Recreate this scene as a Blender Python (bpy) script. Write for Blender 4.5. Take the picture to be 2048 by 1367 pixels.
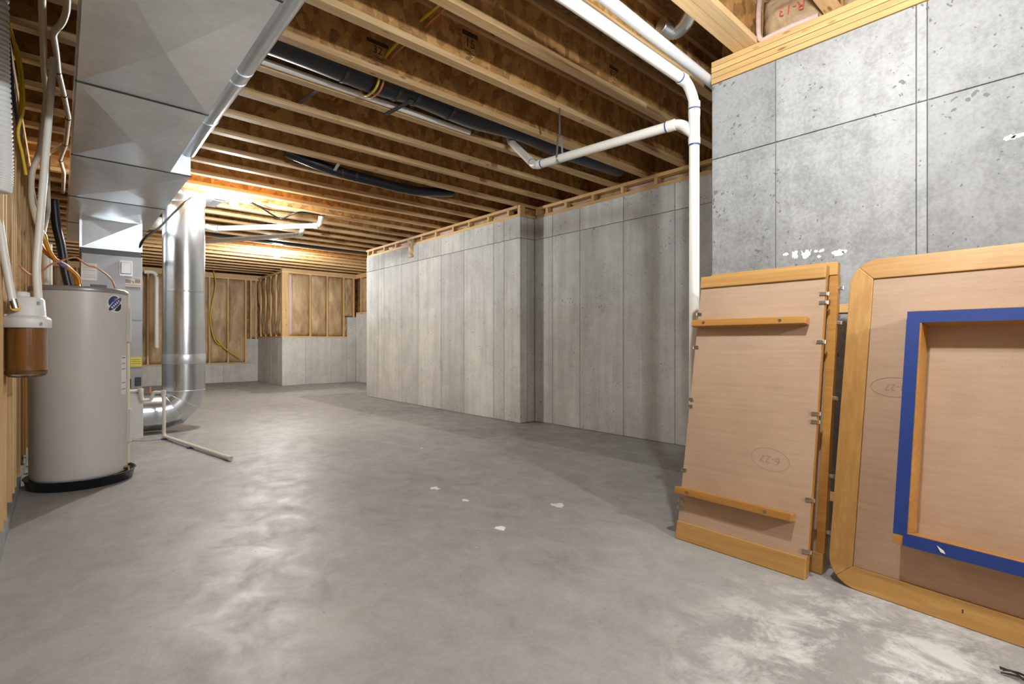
import bpy, math, random
from mathutils import Vector, Matrix
random.seed(7)
for o in list(bpy.data.objects): bpy.data.objects.remove(o)
scn = bpy.context.scene
COL = scn.collection

# ------------------------------------------------------------------ camera, world, exposure
FPX = 1011.0; TH = math.atan2(904, FPX); HC = 1.0
cam_d = bpy.data.cameras.new('camera'); cam = bpy.data.objects.new('camera', cam_d); COL.objects.link(cam)
cam.location = (0, 0, HC); cam.rotation_euler = (math.pi/2, 0, -TH)
cam_d.sensor_width = 36; cam_d.lens = FPX/2048*36; cam_d.clip_start = .02
scn.camera = cam
world = bpy.data.worlds.new('world'); scn.world = world; world.use_nodes = True
world.node_tree.nodes['Background'].inputs[0].default_value = (.8, .85, 1, 1)
world.node_tree.nodes['Background'].inputs[1].default_value = .02
scn.view_settings.view_transform = 'Standard'; scn.view_settings.look = 'None'
scn.view_settings.gamma = 1; scn.view_settings.use_curve_mapping = False
scn.view_settings.exposure = 0.9
BULB_NEAR, BULB_MID, BULB_FAR, FILL_BACK = 1060, 1150, 1450, 3000     # lamp glow, radiance of each globe; the back one is added fill

FW = (math.sin(TH), math.cos(TH)); RT = (math.cos(TH), -math.sin(TH))
def _ray(u, v):
    a = u-1024; return (FW[0]*FPX+RT[0]*a, FW[1]*FPX+RT[1]*a, 683.5-v)
def at_z(u, v, z):
    r = _ray(u, v); t = (z-HC)/r[2]; return Vector((r[0]*t, r[1]*t, z))
def at_y(u, v, y):
    r = _ray(u, v); t = y/r[1]; return Vector((r[0]*t, y, HC+r[2]*t))
def at_x(u, v, x):
    r = _ray(u, v); t = x/r[0]; return Vector((x, r[1]*t, HC+r[2]*t))

# ------------------------------------------------------------------ materials
def nodes(name):
    m = bpy.data.materials.new(name); m.use_nodes = True
    nt = m.node_tree; b = nt.nodes['Principled BSDF']
    return m, nt, b
def N(nt, t, **k):
    n = nt.nodes.new(t)
    for a, v in k.items(): setattr(n, a, v)
    return n
def ramp(nt, fac, stops):
    r = N(nt, 'ShaderNodeValToRGB'); e = r.color_ramp.elements
    while len(e) < len(stops): e.new(.5)
    for i, (p, c) in enumerate(stops):
        e[i].position = p; e[i].color = c if len(c) == 4 else (*c, 1)
    nt.links.new(fac, r.inputs[0]); return r.outputs[0]
def mixc(nt, fac, a, b, mode='MIX'):
    n = N(nt, 'ShaderNodeMix', data_type='RGBA', blend_type=mode)
    for s, i in ((fac, 0), (a, 6), (b, 7)):
        if hasattr(s, 'is_output'): nt.links.new(s, n.inputs[i])
        elif i == 0: n.inputs[0].default_value = s
        else: n.inputs[i].default_value = (*s, 1)
    return n.outputs[2]
def math_(nt, op, a, b=None, clamp=False):
    n = N(nt, 'ShaderNodeMath', operation=op, use_clamp=clamp)
    for i, s in enumerate((a, b)):
        if s is None: continue
        if hasattr(s, 'is_output'): nt.links.new(s, n.inputs[i])
        else: n.inputs[i].default_value = s
    return n.outputs[0]
def coords(nt, scale=(1, 1, 1), world=False, rnd=False):
    if world: src = N(nt, 'ShaderNodeNewGeometry').outputs['Position']
    else: src = N(nt, 'ShaderNodeTexCoord').outputs['Object']
    mp = N(nt, 'ShaderNodeMapping'); mp.inputs['Scale'].default_value = scale
    nt.links.new(src, mp.inputs[0])
    if rnd:
        oi = N(nt, 'ShaderNodeObjectInfo'); c = N(nt, 'ShaderNodeCombineXYZ')
        v = math_(nt, 'MULTIPLY', oi.outputs['Random'], 37.0)
        for i in range(3): nt.links.new(v, c.inputs[i])
        nt.links.new(c.outputs[0], mp.inputs['Location'])
    return mp.outputs[0]
def noise(nt, vec, scale, detail=4, rough=.55, dist=0):
    n = N(nt, 'ShaderNodeTexNoise'); nt.links.new(vec, n.inputs['Vector'])
    n.inputs['Scale'].default_value = scale; n.inputs['Detail'].default_value = detail
    n.inputs['Roughness'].default_value = rough; n.inputs['Distortion'].default_value = dist
    return n.outputs['Fac']
def bump(nt, b, h, strength=.3, dist=.01):
    n = N(nt, 'ShaderNodeBump'); n.inputs['Strength'].default_value = strength; n.inputs['Distance'].default_value = dist
    nt.links.new(h, n.inputs['Height']); nt.links.new(n.outputs[0], b.inputs['Normal'])
def plain(name, col, rough=.5, metal=0, var=.06, scale=12, coat=0):
    m, nt, b = nodes(name)
    f = noise(nt, coords(nt), scale)
    c = mixc(nt, f, tuple(x*(1-var) for x in col), tuple(min(1, x*(1+var)) for x in col))
    nt.links.new(c, b.inputs['Base Color']); b.inputs['Roughness'].default_value = rough; b.inputs['Metallic'].default_value = metal
    b.inputs['Coat Weight'].default_value = coat
    return m
def wood(name, axis, light, dark, rough=.6, scale=1, knots=True, rndvar=.25):
    m, nt, b = nodes(name)
    s = [38*scale]*3; s[axis] = 1.6*scale
    v = coords(nt, tuple(s), rnd=True)
    g = noise(nt, v, 1.0, 5, .6, .6)
    s2 = [9]*3; s2[axis] = .7
    g2 = noise(nt, coords(nt, tuple(s2), rnd=True), 1.0, 3)
    f = math_(nt, 'ADD', math_(nt, 'MULTIPLY', g, .65), math_(nt, 'MULTIPLY', g2, .35))
    c = ramp(nt, f, [(.3, dark), (.52, tuple((a+d)/2 for a, d in zip(light, dark))), (.68, light)])
    if knots:
        s3 = [16]*3; s3[axis] = 5
        vo = N(nt, 'ShaderNodeTexVoronoi'); nt.links.new(coords(nt, tuple(s3), rnd=True), vo.inputs['Vector']); vo.inputs['Scale'].default_value = .8
        k = ramp(nt, vo.outputs['Distance'], [(.06, (1, 1, 1)), (.13, (0, 0, 0))])
        c = mixc(nt, k, c, tuple(x*.45 for x in dark))
    oi = N(nt, 'ShaderNodeObjectInfo')
    hv = N(nt, 'ShaderNodeHueSaturation'); nt.links.new(c, hv.inputs['Color'])
    nt.links.new(math_(nt, 'ADD', math_(nt, 'MULTIPLY', oi.outputs['Random'], rndvar), 1-rndvar/2), hv.inputs['Value'])
    nt.links.new(hv.outputs[0], b.inputs['Base Color']); b.inputs['Roughness'].default_value = rough
    bump(nt, b, g, .15, .003)
    return m
def osb(name, a, bcol):
    m, nt, b = nodes(name)
    vo = N(nt, 'ShaderNodeTexVoronoi'); nt.links.new(coords(nt, (14, 30, 9), rnd=True), vo.inputs['Vector']); vo.inputs['Scale'].default_value = 1.6
    sep = N(nt, 'ShaderNodeSeparateColor'); nt.links.new(vo.outputs['Color'], sep.inputs[0])
    n2 = noise(nt, coords(nt, (8, 8, 22), rnd=True), 2.0, 5, .7, 1.2)
    f = math_(nt, 'ADD', math_(nt, 'MULTIPLY', sep.outputs[0], .4), math_(nt, 'MULTIPLY', n2, .6))
    c = ramp(nt, f, [(.25, bcol), (.5, tuple((x+y)/2 for x, y in zip(a, bcol))), (.75, a)])
    nt.links.new(c, b.inputs['Base Color']); b.inputs['Roughness'].default_value = .75
    bump(nt, b, f, .25, .004); return m
def concrete(name, base, pit=.5, streak=.5, tint=None, contrast=.22):
    m, nt, b = nodes(name)
    w = coords(nt, (1, 1, 1), world=True)
    big = noise(nt, w, 1.3, 5, .6, .4)
    mid = noise(nt, w, 7, 6, .65)
    fine = noise(nt, w, 60, 3, .6)
    st = noise(nt, coords(nt, (7, 7, .35), world=True, rnd=True), 1.6, 5, .6, .3)
    f = math_(nt, 'ADD', math_(nt, 'MULTIPLY', big, .45), math_(nt, 'MULTIPLY', mid, .3))
    f = math_(nt, 'ADD', f, math_(nt, 'MULTIPLY', st, .25*streak*2))
    f = math_(nt, 'ADD', f, math_(nt, 'MULTIPLY', math_(nt, 'SUBTRACT', fine, .3), .30))
    lo = tuple(x*(1-contrast*1.3) for x in base); hi = tuple(min(1, x*(1+contrast)) for x in base)
    c = ramp(nt, f, [(.35, lo), (.55, base), (.8, hi)])
    if tint:
        sx = N(nt, 'ShaderNodeSeparateXYZ'); nt.links.new(w, sx.inputs[0])
        zz = math_(nt, 'ADD', sx.outputs[2], math_(nt, 'MULTIPLY', st, .05))
        k = ramp(nt, math_(nt, 'MULTIPLY', zz, 1/3), [(1.42/3, (.55, .55, .55)), (1.47/3, (0, 0, 0))])
        c = mixc(nt, k, c, mixc(nt, 1.0, c, tint, 'MULTIPLY'))
    oi = N(nt, 'ShaderNodeObjectInfo')
    hv = N(nt, 'ShaderNodeHueSaturation'); nt.links.new(c, hv.inputs['Color'])
    nt.links.new(math_(nt, 'ADD', math_(nt, 'MULTIPLY', oi.outputs['Random'], .24), .88), hv.inputs['Value'])
    c = hv.outputs[0]
    h = mid
    if pit:
        vo = N(nt, 'ShaderNodeTexVoronoi'); dv = N(nt, 'ShaderNodeTexNoise'); nt.links.new(w, dv.inputs['Vector']); dv.inputs['Scale'].default_value = 26; ad = N(nt, 'ShaderNodeVectorMath', operation='MULTIPLY_ADD'); nt.links.new(dv.outputs['Color'], ad.inputs[0]); ad.inputs[1].default_value = (.05, .05, .05); nt.links.new(w, ad.inputs[2]); nt.links.new(ad.outputs[0], vo.inputs['Vector']); vo.inputs['Scale'].default_value = 27
        th = math_(nt, 'MULTIPLY', math_(nt, 'SUBTRACT', noise(nt, w, 5, 3), .40), 1.05*pit)
        thr = math_(nt, 'GREATER_THAN', th, math_(nt, 'ADD', vo.outputs['Distance'], math_(nt, 'MULTIPLY', math_(nt, 'SUBTRACT', fine, .5), .06)))
        c = mixc(nt, math_(nt, 'MULTIPLY', thr, .8), c, tuple(x*.42 for x in base))
        h = math_(nt, 'SUBTRACT', mid, math_(nt, 'MULTIPLY', thr, .8))
    nt.links.new(c, b.inputs['Base Color']); b.inputs['Roughness'].default_value = .88
    b.inputs['Specular IOR Level'].default_value = .25
    bump(nt, b, math_(nt, 'ADD', h, math_(nt, 'MULTIPLY', fine, .35)), .35, .006)
    return m
def galv(name, base=.62, rough=.3, sc=30):
    m, nt, b = nodes(name)
    vo = N(nt, 'ShaderNodeTexVoronoi'); nt.links.new(coords(nt, rnd=True), vo.inputs['Vector']); vo.inputs['Scale'].default_value = sc
    sep = N(nt, 'ShaderNodeSeparateColor'); nt.links.new(vo.outputs['Color'], sep.inputs[0])
    n1 = noise(nt, coords(nt, rnd=True), 3, 5)
    f = math_(nt, 'ADD', math_(nt, 'MULTIPLY', sep.outputs[0], .12), math_(nt, 'MULTIPLY', n1, .88))
    c = ramp(nt, f, [(.2, (base*.82, base*.855, base*.89)), (.8, (base*1.06, base*1.12, base*1.18))])
    nt.links.new(c, b.inputs['Base Color']); b.inputs['Metallic'].default_value = .95
    r = math_(nt, 'ADD', math_(nt, 'MULTIPLY', f, .10), rough-.05); nt.links.new(r, b.inputs['Roughness'])
    bump(nt, b, noise(nt, coords(nt, rnd=True), 1.1, 1), .05, .02); return m

M = {}
M['lum_x'] = wood('lumber grain along x', 0, (.74, .52, .28), (.46, .26, .10))
M['lum_y'] = wood('lumber grain along y', 1, (.72, .49, .22), (.52, .29, .09))
M['lum_z'] = wood('lumber grain along z', 2, (.72, .50, .25), (.50, .29, .11))
M['oak_y'] = wood('oak edging along y', 1, (.58, .34, .115), (.40, .20, .05), .42, 1.3, False, .05)
M['oak_z'] = wood('oak edging upright', 2, (.58, .34, .115), (.40, .20, .05), .42, 1.3, False, .05)
M['oak_d'] = wood('honey oak rail', 1, (.50, .25, .06), (.34, .15, .03), .4, 1.3, False, .05)
M['osb'] = osb('oriented strand web', (.60, .33, .105), (.24, .11, .028))
M['osb_floor'] = osb('oriented strand subfloor', (.36, .21, .08), (.15, .07, .02))
M['con_near'] = concrete('pale cast concrete', (.335, .335, .327), 1.0, .3, None, .34)
M['seam_near'] = plain('pale form seam', (.27, .27, .255), .9, 0, .35, 25)
M['con'] = concrete('grey cast concrete', (.46, .46, .44), .8, .9, (.97, .90, .82), .42)
M['con_far'] = concrete('far cast concrete', (.50, .495, .47), .9, .5, None, .32)
M['seam'] = plain('form seam concrete', (.26, .255, .24), .9)
M['galv'] = galv('galvanised sheet', .82, .32)
M['cleat'] = plain('dark duct seam', (.10, .10, .09), .5, .6)
M['galv_round'] = galv('galvanised round duct', .62, .24, 45)
M['galv_dull'] = galv('dull vent pipe', .62, .36, 20)
M['pvc'] = plain('white plastic pipe', (.80, .77, .70), .35, 0, .04, 9)
M['pex'] = plain('cream plastic pipe', (.66, .58, .46), .45, 0, .08, 9)
M['pvc_grey'] = plain('grey plastic pipe', (.55, .54, .54), .4)
M['blue_glue'] = plain('blue pipe primer', (.03, .08, .30), .4)
M['black'] = plain('black plastic film', (.010, .010, .013), .34, 0, .3, 6)
M['black_rub'] = plain('black rubber', (.02, .019, .018), .45)
M['dark_strap'] = plain('dark strap', (.03, .026, .02), .6)
M['heater'] = plain('grey enamel', (.60, .57, .535), .34, 0, .02, 3, .1)
M['heater_rim'] = plain('grey enamel rim', (.33, .32, .31), .3, .3)
M['cream'] = plain('cream wire cover', (.72, .66, .46), .5)
M['cab'] = plain('furnace enamel', (.33, .33, .335), .38, .15, .02, 3)
M['white'] = plain('white enamel', (.72, .71, .69), .4, 0, .03)
M['paper'] = plain('white paper', (.78, .77, .76), .7, 0, .04)
M['grey_print'] = plain('grey print', (.30, .31, .33), .6)
M['orange_print'] = plain('orange print', (.70, .30, .06), .6)
M['yellow_lbl'] = plain('yellow label', (.85, .75, .02), .6)
M['red_print'] = plain('red print', (.55, .10, .07), .6)
M['navy'] = plain('navy print', (.03, .06, .20), .5)
M['ink'] = plain('black ink stamp', (.05, .028, .012), .8, 0, .4, 60)
M['pen'] = plain('purple pencil', (.34, .225, .17), .8)
M['smear'] = plain('white paint smear', (.86, .85, .82), .8, 0, .05, 30)
M['brass'] = plain('brass', (.60, .42, .14), .3, 1)
M['copper'] = plain('copper wire jacket', (.62, .28, .14), .4, .3)
M['orange_hose'] = plain('orange braided hose', (.62, .25, .02), .42, .2, .3, 120)
M['purple_tape'] = plain('purple tape', (.22, .18, .34), .4)
M['nickel'] = plain('nickel clip', (.62, .60, .54), .28, 1, .1, 60)
M['yellow_cable'] = plain('yellow cable', (.62, .44, .02), .45)
M['rust_cable'] = plain('orange cable', (.52, .17, .03), .45)
M['blue_cable'] = plain('blue cable', (.05, .07, .16), .45)
M['blue_tape'] = plain('blue masking tape', (.008, .036, .20), .6, 0, .12, 20)
M['ply'] = None
m, nt, b = nodes('pinkish plywood back')
f = math_(nt, 'ADD', math_(nt, 'MULTIPLY', noise(nt, coords(nt, (60, 2.2, 60)), 1, 5, .65, .5), .35),
          math_(nt, 'ADD', math_(nt, 'MULTIPLY', noise(nt, coords(nt, (300, 200, 300)), 1, 2), .25), math_(nt, 'MULTIPLY', noise(nt, coords(nt), 3, 4), .4)))
c = ramp(nt, f, [(.3, (.36, .235, .145)), (.5, (.45, .305, .20)), (.72, (.51, .365, .255))])
nt.links.new(c, b.inputs['Base Color']); b.inputs['Roughness'].default_value = .72; M['ply'] = m
m, nt, b = nodes('kraft faced insulation')
v = coords(nt, rnd=True)
wv = N(nt, 'ShaderNodeTexWave', wave_type='BANDS', bands_direction='Z'); nt.links.new(v, wv.inputs[0]); wv.inputs['Scale'].default_value = 9
c = ramp(nt, noise(nt, coords(nt, (1, 1, .35), rnd=True), 5, 6, .55, .8), [(.3, (.30, .185, .09)), (.52, (.45, .315, .175)), (.75, (.62, .47, .29))])
c = mixc(nt, math_(nt, 'MULTIPLY', ramp(nt, wv.outputs['Fac'], [(.9, (0, 0, 0)), (1, (1, 1, 1))]), .22), c, (.30, .17, .07))
pr = math_(nt, 'MULTIPLY', ramp(nt, noise(nt, coords(nt, (3, 3, 8), rnd=True), 2.2, 3), [(.62, (0, 0, 0)), (.70, (1, 1, 1))]), .4)
c = mixc(nt, pr, c, (.52, .14, .07))
nt.links.new(c, b.inputs['Base Color']); b.inputs['Roughness'].default_value = .6
bump(nt, b, noise(nt, coords(nt, (1, 1, .4), rnd=True), 6, 3, .5, 1.5), .6, .04); M['kraft'] = m
M['pink'] = plain('pink glass fibre', (.62, .43, .38), .95, 0, .25, 40)
m, nt, b = nodes('amber filter bowl')
nt.links.new(mixc(nt, noise(nt, coords(nt, (30, 30, 2)), 1.2, 4), (.10, .035, .008), (.28, .12, .03)), b.inputs['Base Color'])
b.inputs['Roughness'].default_value = .12; b.inputs['Coat Weight'].default_value = .8; M['amber'] = m
m, nt, b = nodes('clear filter bowl')
b.inputs['Base Color'].default_value = (.95, .95, .93, 1); b.inputs['Roughness'].default_value = .04
b.inputs['Transmission Weight'].default_value = 1; b.inputs['IOR'].default_value = 1.3
bump(nt, b, noise(nt, coords(nt), 30), .1, .002); M['clear'] = m
def glow(name, col, st):
    m, nt, b = nodes(name)
    b.inputs['Base Color'].default_value = (1, 1, 1, 1)
    tone = mixc(nt, noise(nt, coords(nt), 4), col, col)
    nt.links.new(tone, b.inputs['Emission Color'])
    b.inputs['Emission Strength'].default_value = st; return m

# floor slab
m, nt, b = nodes('concrete slab')
w = coords(nt, world=True)
big = noise(nt, w, .55, 6, .6, .8); mid = noise(nt, coords(nt, (1.25, 1, 1), world=True), 4.2, 12, .74, .4); fine = noise(nt, w, 55, 6, .75)
f = math_(nt, 'ADD', math_(nt, 'MULTIPLY', big, .4), math_(nt, 'ADD', math_(nt, 'MULTIPLY', mid, .42), math_(nt, 'MULTIPLY', fine, .18)))
c = ramp(nt, f, [(.32, (.20, .193, .182)), (.44, (.31, .302, .287)), (.54, (.38, .371, .354)), (.68, (.47, .46, .442))])
rust = ramp(nt, noise(nt, w, 1.7, 5, .6, 1), [(.60, (0, 0, 0)), (.75, (1, 1, 1))])
c = mixc(nt, math_(nt, 'MULTIPLY', rust, .35), c, (.40, .315, .235))
sx = N(nt, 'ShaderNodeSeparateXYZ'); nt.links.new(w, sx.inputs[0])
X, Y = sx.outputs[0], sx.outputs[1]
wob = math_(nt, 'MULTIPLY', math_(nt, 'SUBTRACT', mid, .5), .03)
def gt(a, k, soft=.012):
    n = N(nt, 'ShaderNodeMapRange'); n.inputs[1].default_value = k-soft; n.inputs[2].default_value = k+soft
    nt.links.new(math_(nt, 'ADD', a, wob), n.inputs[0]); return n.outputs[0]
def lt(a, k): return math_(nt, 'SUBTRACT', 1.0, gt(a, k))
def band(*t):
    r = t[0]
    for q in t[1:]: r = math_(nt, 'MULTIPLY', r, q)
    return r
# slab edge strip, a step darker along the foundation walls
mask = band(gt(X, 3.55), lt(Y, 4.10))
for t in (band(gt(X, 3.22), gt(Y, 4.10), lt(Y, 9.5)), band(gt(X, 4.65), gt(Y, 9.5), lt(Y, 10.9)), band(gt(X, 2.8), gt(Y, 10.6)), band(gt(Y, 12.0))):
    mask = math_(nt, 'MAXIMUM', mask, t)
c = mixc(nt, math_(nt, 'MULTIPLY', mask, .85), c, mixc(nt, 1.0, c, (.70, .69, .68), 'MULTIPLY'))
# pale powdery efflorescence by the table tops, and small plaster spots
dx = math_(nt, 'DIVIDE', math_(nt, 'SUBTRACT', X, 1.85), .85); dy = math_(nt, 'DIVIDE', math_(nt, 'SUBTRACT', Y, .35), .75)
rr = math_(nt, 'ADD', math_(nt, 'MULTIPLY', dx, dx), math_(nt, 'MULTIPLY', dy, dy))
pm = math_(nt, 'MULTIPLY', math_(nt, 'SUBTRACT', 1.0, rr, True), ramp(nt, noise(nt, coords(nt, (1.2, 1, 1), world=True), 5, 10, .75, .4), [(.46, (0, 0, 0)), (.60, (1, 1, 1))]))
c = mixc(nt, math_(nt, 'MULTIPLY', pm, .9), c, (.72, .71, .69))
dark = ramp(nt, noise(nt, coords(nt, (1, 1.8, 1), world=True), 3.1, 6, .7, 1.5), [(.60, (0, 0, 0)), (.72, (1, 1, 1))])
c = mixc(nt, math_(nt, 'MULTIPLY', dark, .3), c, (.19, .185, .185))
vo = N(nt, 'ShaderNodeTexVoronoi'); nt.links.new(w, vo.inputs['Vector']); vo.inputs['Scale'].default_value = 9
spk = math_(nt, 'LESS_THAN', vo.outputs['Distance'], .035)
c = mixc(nt, math_(nt, 'MULTIPLY', spk, .7), c, (.10, .09, .08))
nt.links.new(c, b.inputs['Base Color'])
r = ramp(nt, mid, [(.3, (.62, .62, .62)), (.7, (.36, .36, .36))]); nt.links.new(r, b.inputs['Roughness'])
bump(nt, b, math_(nt, 'ADD', mid, math_(nt, 'MULTIPLY', fine, .5)), .16, .006); M['floor'] = m

# ------------------------------------------------------------------ builders
def wloc(o):
    v = Vector((0, 0, 0))
    while o is not None: v += o.location; o = o.parent
    return v
class MB:
    def __init__(s): s.v = []; s.f = []; s.sm = []
    def add(s, vs, fs, smooth=False):
        k = len(s.v); s.v += [tuple(p) for p in vs]; s.f += [tuple(i+k for i in f) for f in fs]; s.sm += [smooth]*len(fs); return s
    def box(s, x0, x1, y0, y1, z0, z1):
        v = [(x, y, z) for x in (x0, x1) for y in (y0, y1) for z in (z0, z1)]
        return s.add(v, [(0, 1, 3, 2), (4, 6, 7, 5), (0, 4, 5, 1), (2, 3, 7, 6), (0, 2, 6, 4), (1, 5, 7, 3)])
    def obox(s, c, a, b, d):
        c, a, b, d = map(Vector, (c, a, b, d))
        v = [c+i*a+j*b+k*d for i in (-1, 1) for j in (-1, 1) for k in (-1, 1)]
        return s.add(v, [(0, 1, 3, 2), (4, 6, 7, 5), (0, 4, 5, 1), (2, 3, 7, 6), (0, 2, 6, 4), (1, 5, 7, 3)])
    def bar(s, p, q, w, h, up=(0, 0, 1)):
        p, q, up = Vector(p), Vector(q), Vector(up); d = (q-p); L = d.length; d.normalize()
        a = d.cross(up).normalized(); u2 = a.cross(d)
        return s.obox((p+q)/2, d*L/2, a*w/2, u2*h/2)
    def tube(s, path, r, seg=12, caps=True):
        P = [Vector(p) for p in path]; n = len(P)
        R = r if isinstance(r, (list, tuple)) else [r]*n
        T = []
        for i in range(n):
            t = P[min(i+1, n-1)]-P[max(i-1, 0)]
            if 0 < i < n-1: t = (P[i+1]-P[i]).normalized()+(P[i]-P[i-1]).normalized()
            T.append(t.normalized())
        a = T[0].orthogonal().normalized(); vs = []; fs = []
        for i in range(n):
            if i:
                a = (a-T[i]*a.dot(T[i]))
                a = a.normalized() if a.length > 1e-6 else T[i].orthogonal().normalized()
            b2 = T[i].cross(a)
            for k in range(seg):
                t = 2*math.pi*k/seg; vs.append(P[i]+(a*math.cos(t)+b2*math.sin(t))*R[i])
        for i in range(n-1):
            for k in range(seg):
                k2 = (k+1) % seg; fs.append((i*seg+k, i*seg+k2, (i+1)*seg+k2, (i+1)*seg+k))
        s.add(vs, fs, True)
        if caps:
            s.add(vs[:seg], [tuple(range(seg))[::-1]]); s.add(vs[-seg:], [tuple(range(seg))])
        return s
    def lathe(s, c, prof, seg=32, caps=True):
        c = Vector(c); vs = []; fs = []
        for r, z in prof:
            for k in range(seg):
                t = 2*math.pi*k/seg; vs.append(c+Vector((r*math.cos(t), r*math.sin(t), z)))
        for i in range(len(prof)-1):
            for k in range(seg):
                k2 = (k+1) % seg; fs.append((i*seg+k, i*seg+k2, (i+1)*seg+k2, (i+1)*seg+k))
        s.add(vs, fs, True)
        if caps:
            s.add(vs[:seg], [tuple(range(seg))[::-1]]); s.add(vs[-seg:], [tuple(range(seg))])
        return s
    def prism(s, pts, d):
        d = Vector(d); P = [Vector(p) for p in pts]; n = len(P)
        vs = P+[p+d for p in P]
        fs = [tuple(range(n))[::-1], tuple(range(n, 2*n))]+[(i, (i+1) % n, n+(i+1) % n, n+i) for i in range(n)]
        return s.add(vs, fs)
    def mesh(s, name, mat, off=(0, 0, 0)):
        me = bpy.data.meshes.new(name); ox, oy, oz = off
        me.from_pydata([(x-ox, y-oy, z-oz) for x, y, z in s.v], [], s.f); me.polygons.foreach_set('use_smooth', s.sm)
        me.materials.append(mat); me.update()
        import bmesh as bmh
        bm = bmh.new(); bm.from_mesh(me); bmh.ops.recalc_face_normals(bm, faces=bm.faces); bm.to_mesh(me); bm.free()
        return me
    def build(s, name, mat, parent=None, bevel=0, seg=2):
        mat = M[mat] if isinstance(mat, str) else mat
        base = Vector((0, 0, 0))
        if parent is not None: off = wloc(parent)
        else:
            xs = [p[0] for p in s.v]; ys = [p[1] for p in s.v]; zs = [p[2] for p in s.v]
            off = Vector(((min(xs)+max(xs))/2, (min(ys)+max(ys))/2, min(zs)))
        o = bpy.data.objects.new(name, s.mesh(name, mat, off)); COL.objects.link(o)
        if parent is not None: o.parent = parent
        else: o.location = off
        if bevel:
            bv = o.modifiers.new('edge', 'BEVEL'); bv.width = bevel; bv.segments = seg; bv.limit_method = 'ANGLE'; bv.angle_limit = .7
        return o
def B(*a): return MB().box(*a)
def inst(name, me, loc, parent):
    o = bpy.data.objects.new(name, me); COL.objects.link(o); o.parent = parent
    o.location = Vector(loc)-wloc(parent); return o
def empty(name, loc): 
    o = bpy.data.objects.new(name, None); COL.objects.link(o); o.location = loc; o.empty_display_size = .05; return o
def tag(o, label, cat, group=None):
    o['label'] = label; o['category'] = cat
    if group: o['group'] = group
    return o
def thing(name, loc, label, cat, group=None): return tag(empty(name, loc), label, cat, group)
def struct(o, label=None):
    o['kind'] = 'structure'
    if label: o['label'] = label
    return o
def stuff(o): o['kind'] = 'stuff'; return o
def bez(pts, n=8):
    P = [Vector(p) for p in pts]; out = []
    for i in range(len(P)-1):
        p0 = P[max(i-1, 0)]; p1 = P[i]; p2 = P[i+1]; p3 = P[min(i+2, len(P)-1)]
        for k in range(n):
            t = k/n
            out.append(.5*((2*p1)+(p2-p0)*t+(2*p0-5*p1+4*p2-p3)*t*t+(3*p1-p0-3*p2+p3)*t**3))
    out.append(P[-1]); return out
def arc_path(pts, rad, n=6):
    P = [Vector(p) for p in pts]; out = [P[0]]
    for i in range(1, len(P)-1):
        a = (P[i-1]-P[i]).normalized(); b_ = (P[i+1]-P[i]).normalized()
        p, q = P[i]+a*rad, P[i]+b_*rad
        for k in range(n+1):
            t = k/n; out.append((1-t)**2*p+2*t*(1-t)*P[i]+t*t*q)
    out.append(P[-1]); return out
def letters(txt, size, origin, ex, ey, mat, parent, name='lettering', depth=.0006):
    cu = bpy.data.curves.new('t', 'FONT'); cu.body = txt; cu.size = size; cu.align_x = 'CENTER'; cu.align_y = 'CENTER'; cu.extrude = depth; cu.resolution_u = 3
    t = bpy.data.objects.new('t', cu); COL.objects.link(t)
    dg = bpy.context.evaluated_depsgraph_get(); me = bpy.data.meshes.new_from_object(t.evaluated_get(dg))
    bpy.data.objects.remove(t)
    ex, ey = Vector(ex).normalized(), Vector(ey).normalized(); ez = ex.cross(ey)
    off = wloc(parent)
    for v in me.vertices:
        x, y, z = v.co; v.co = Vector(origin)+ex*x+ey*y+ez*z-off
    me.materials.clear(); me.materials.append(M[mat]); me.name = name
    o = bpy.data.objects.new(name, me); COL.objects.link(o); o.parent = parent; return o

# ------------------------------------------------------------------ the room
CT, JB, JH = 2.553, 2.69, .30            # top of the concrete, underside of the joists
YB, YF = -4.2, 14.0
XN, XR, XJ = 2.94, 4.47, 4.22   # near wall, recessed wall, projecting wall
YC, YJ, YE = 1.475, 4.57, 8.75
fl = struct(B(-.6, 6.2, YB-.3, YF+.3, -.15, 0).build('floor', 'floor'), 'grey concrete slab with a darker strip along the walls')

def panels(wall, axis, face, sign, cols, rows, mat, gap=.006, proud=.012):
    """cast form panels standing proud of the seams; axis 0: face is x=const, columns run along y"""
    for (a, b_) in cols:
        for (c0, c1) in rows:
            lo, hi = sorted((face, face+sign*proud))
            m_ = MB()
            if axis == 0: m_.box(lo, hi, a+gap/2, b_-gap/2, c0+gap/2, c1-gap/2)
            else: m_.box(a+gap/2, b_-gap/2, lo, hi, c0+gap/2, c1-gap/2)
            m_.build('panel', mat, wall, .0025, 1)
def cuts(e): e = sorted(e); return list(zip(e[:-1], e[1:]))
D = .012
w1 = struct(B(XN+D, 4.9, YB, YC-D, 0, CT).build('wall_right_near', 'seam_near'), 'pale concrete wall behind the leaning table tops')
panels(w1, 0, XN+D, -1, cuts([YB, -3.2, -2.59, -1.98, -1.37, -.76, -.15, .455, .495, 1.11, YC]), [(0, 2.10), (2.10, CT)], 'con_near', .004)
panels(w1, 1, YC-D, 1, cuts([XN, 3.5, 4.1, XR]), [(0, 2.10), (2.10, CT)], 'con')
w2 = struct(B(XR+D, 4.9, YC, YJ, 0, CT).build('wall_right_recess', 'seam'), 'recessed grey concrete wall behind the white drain stack')
panels(w2, 0, XR+D, -1, cuts([YC, 2.0, 2.617, 3.221, 3.825, 4.26, YJ]), [(0, 2.285), (2.285, CT)], 'con')
w3 = struct(B(XJ+D, 5.9, YJ+D, YE-D, 0, CT).build('wall_right', 'seam'), 'long streaked concrete wall that juts out between two recesses')
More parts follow.
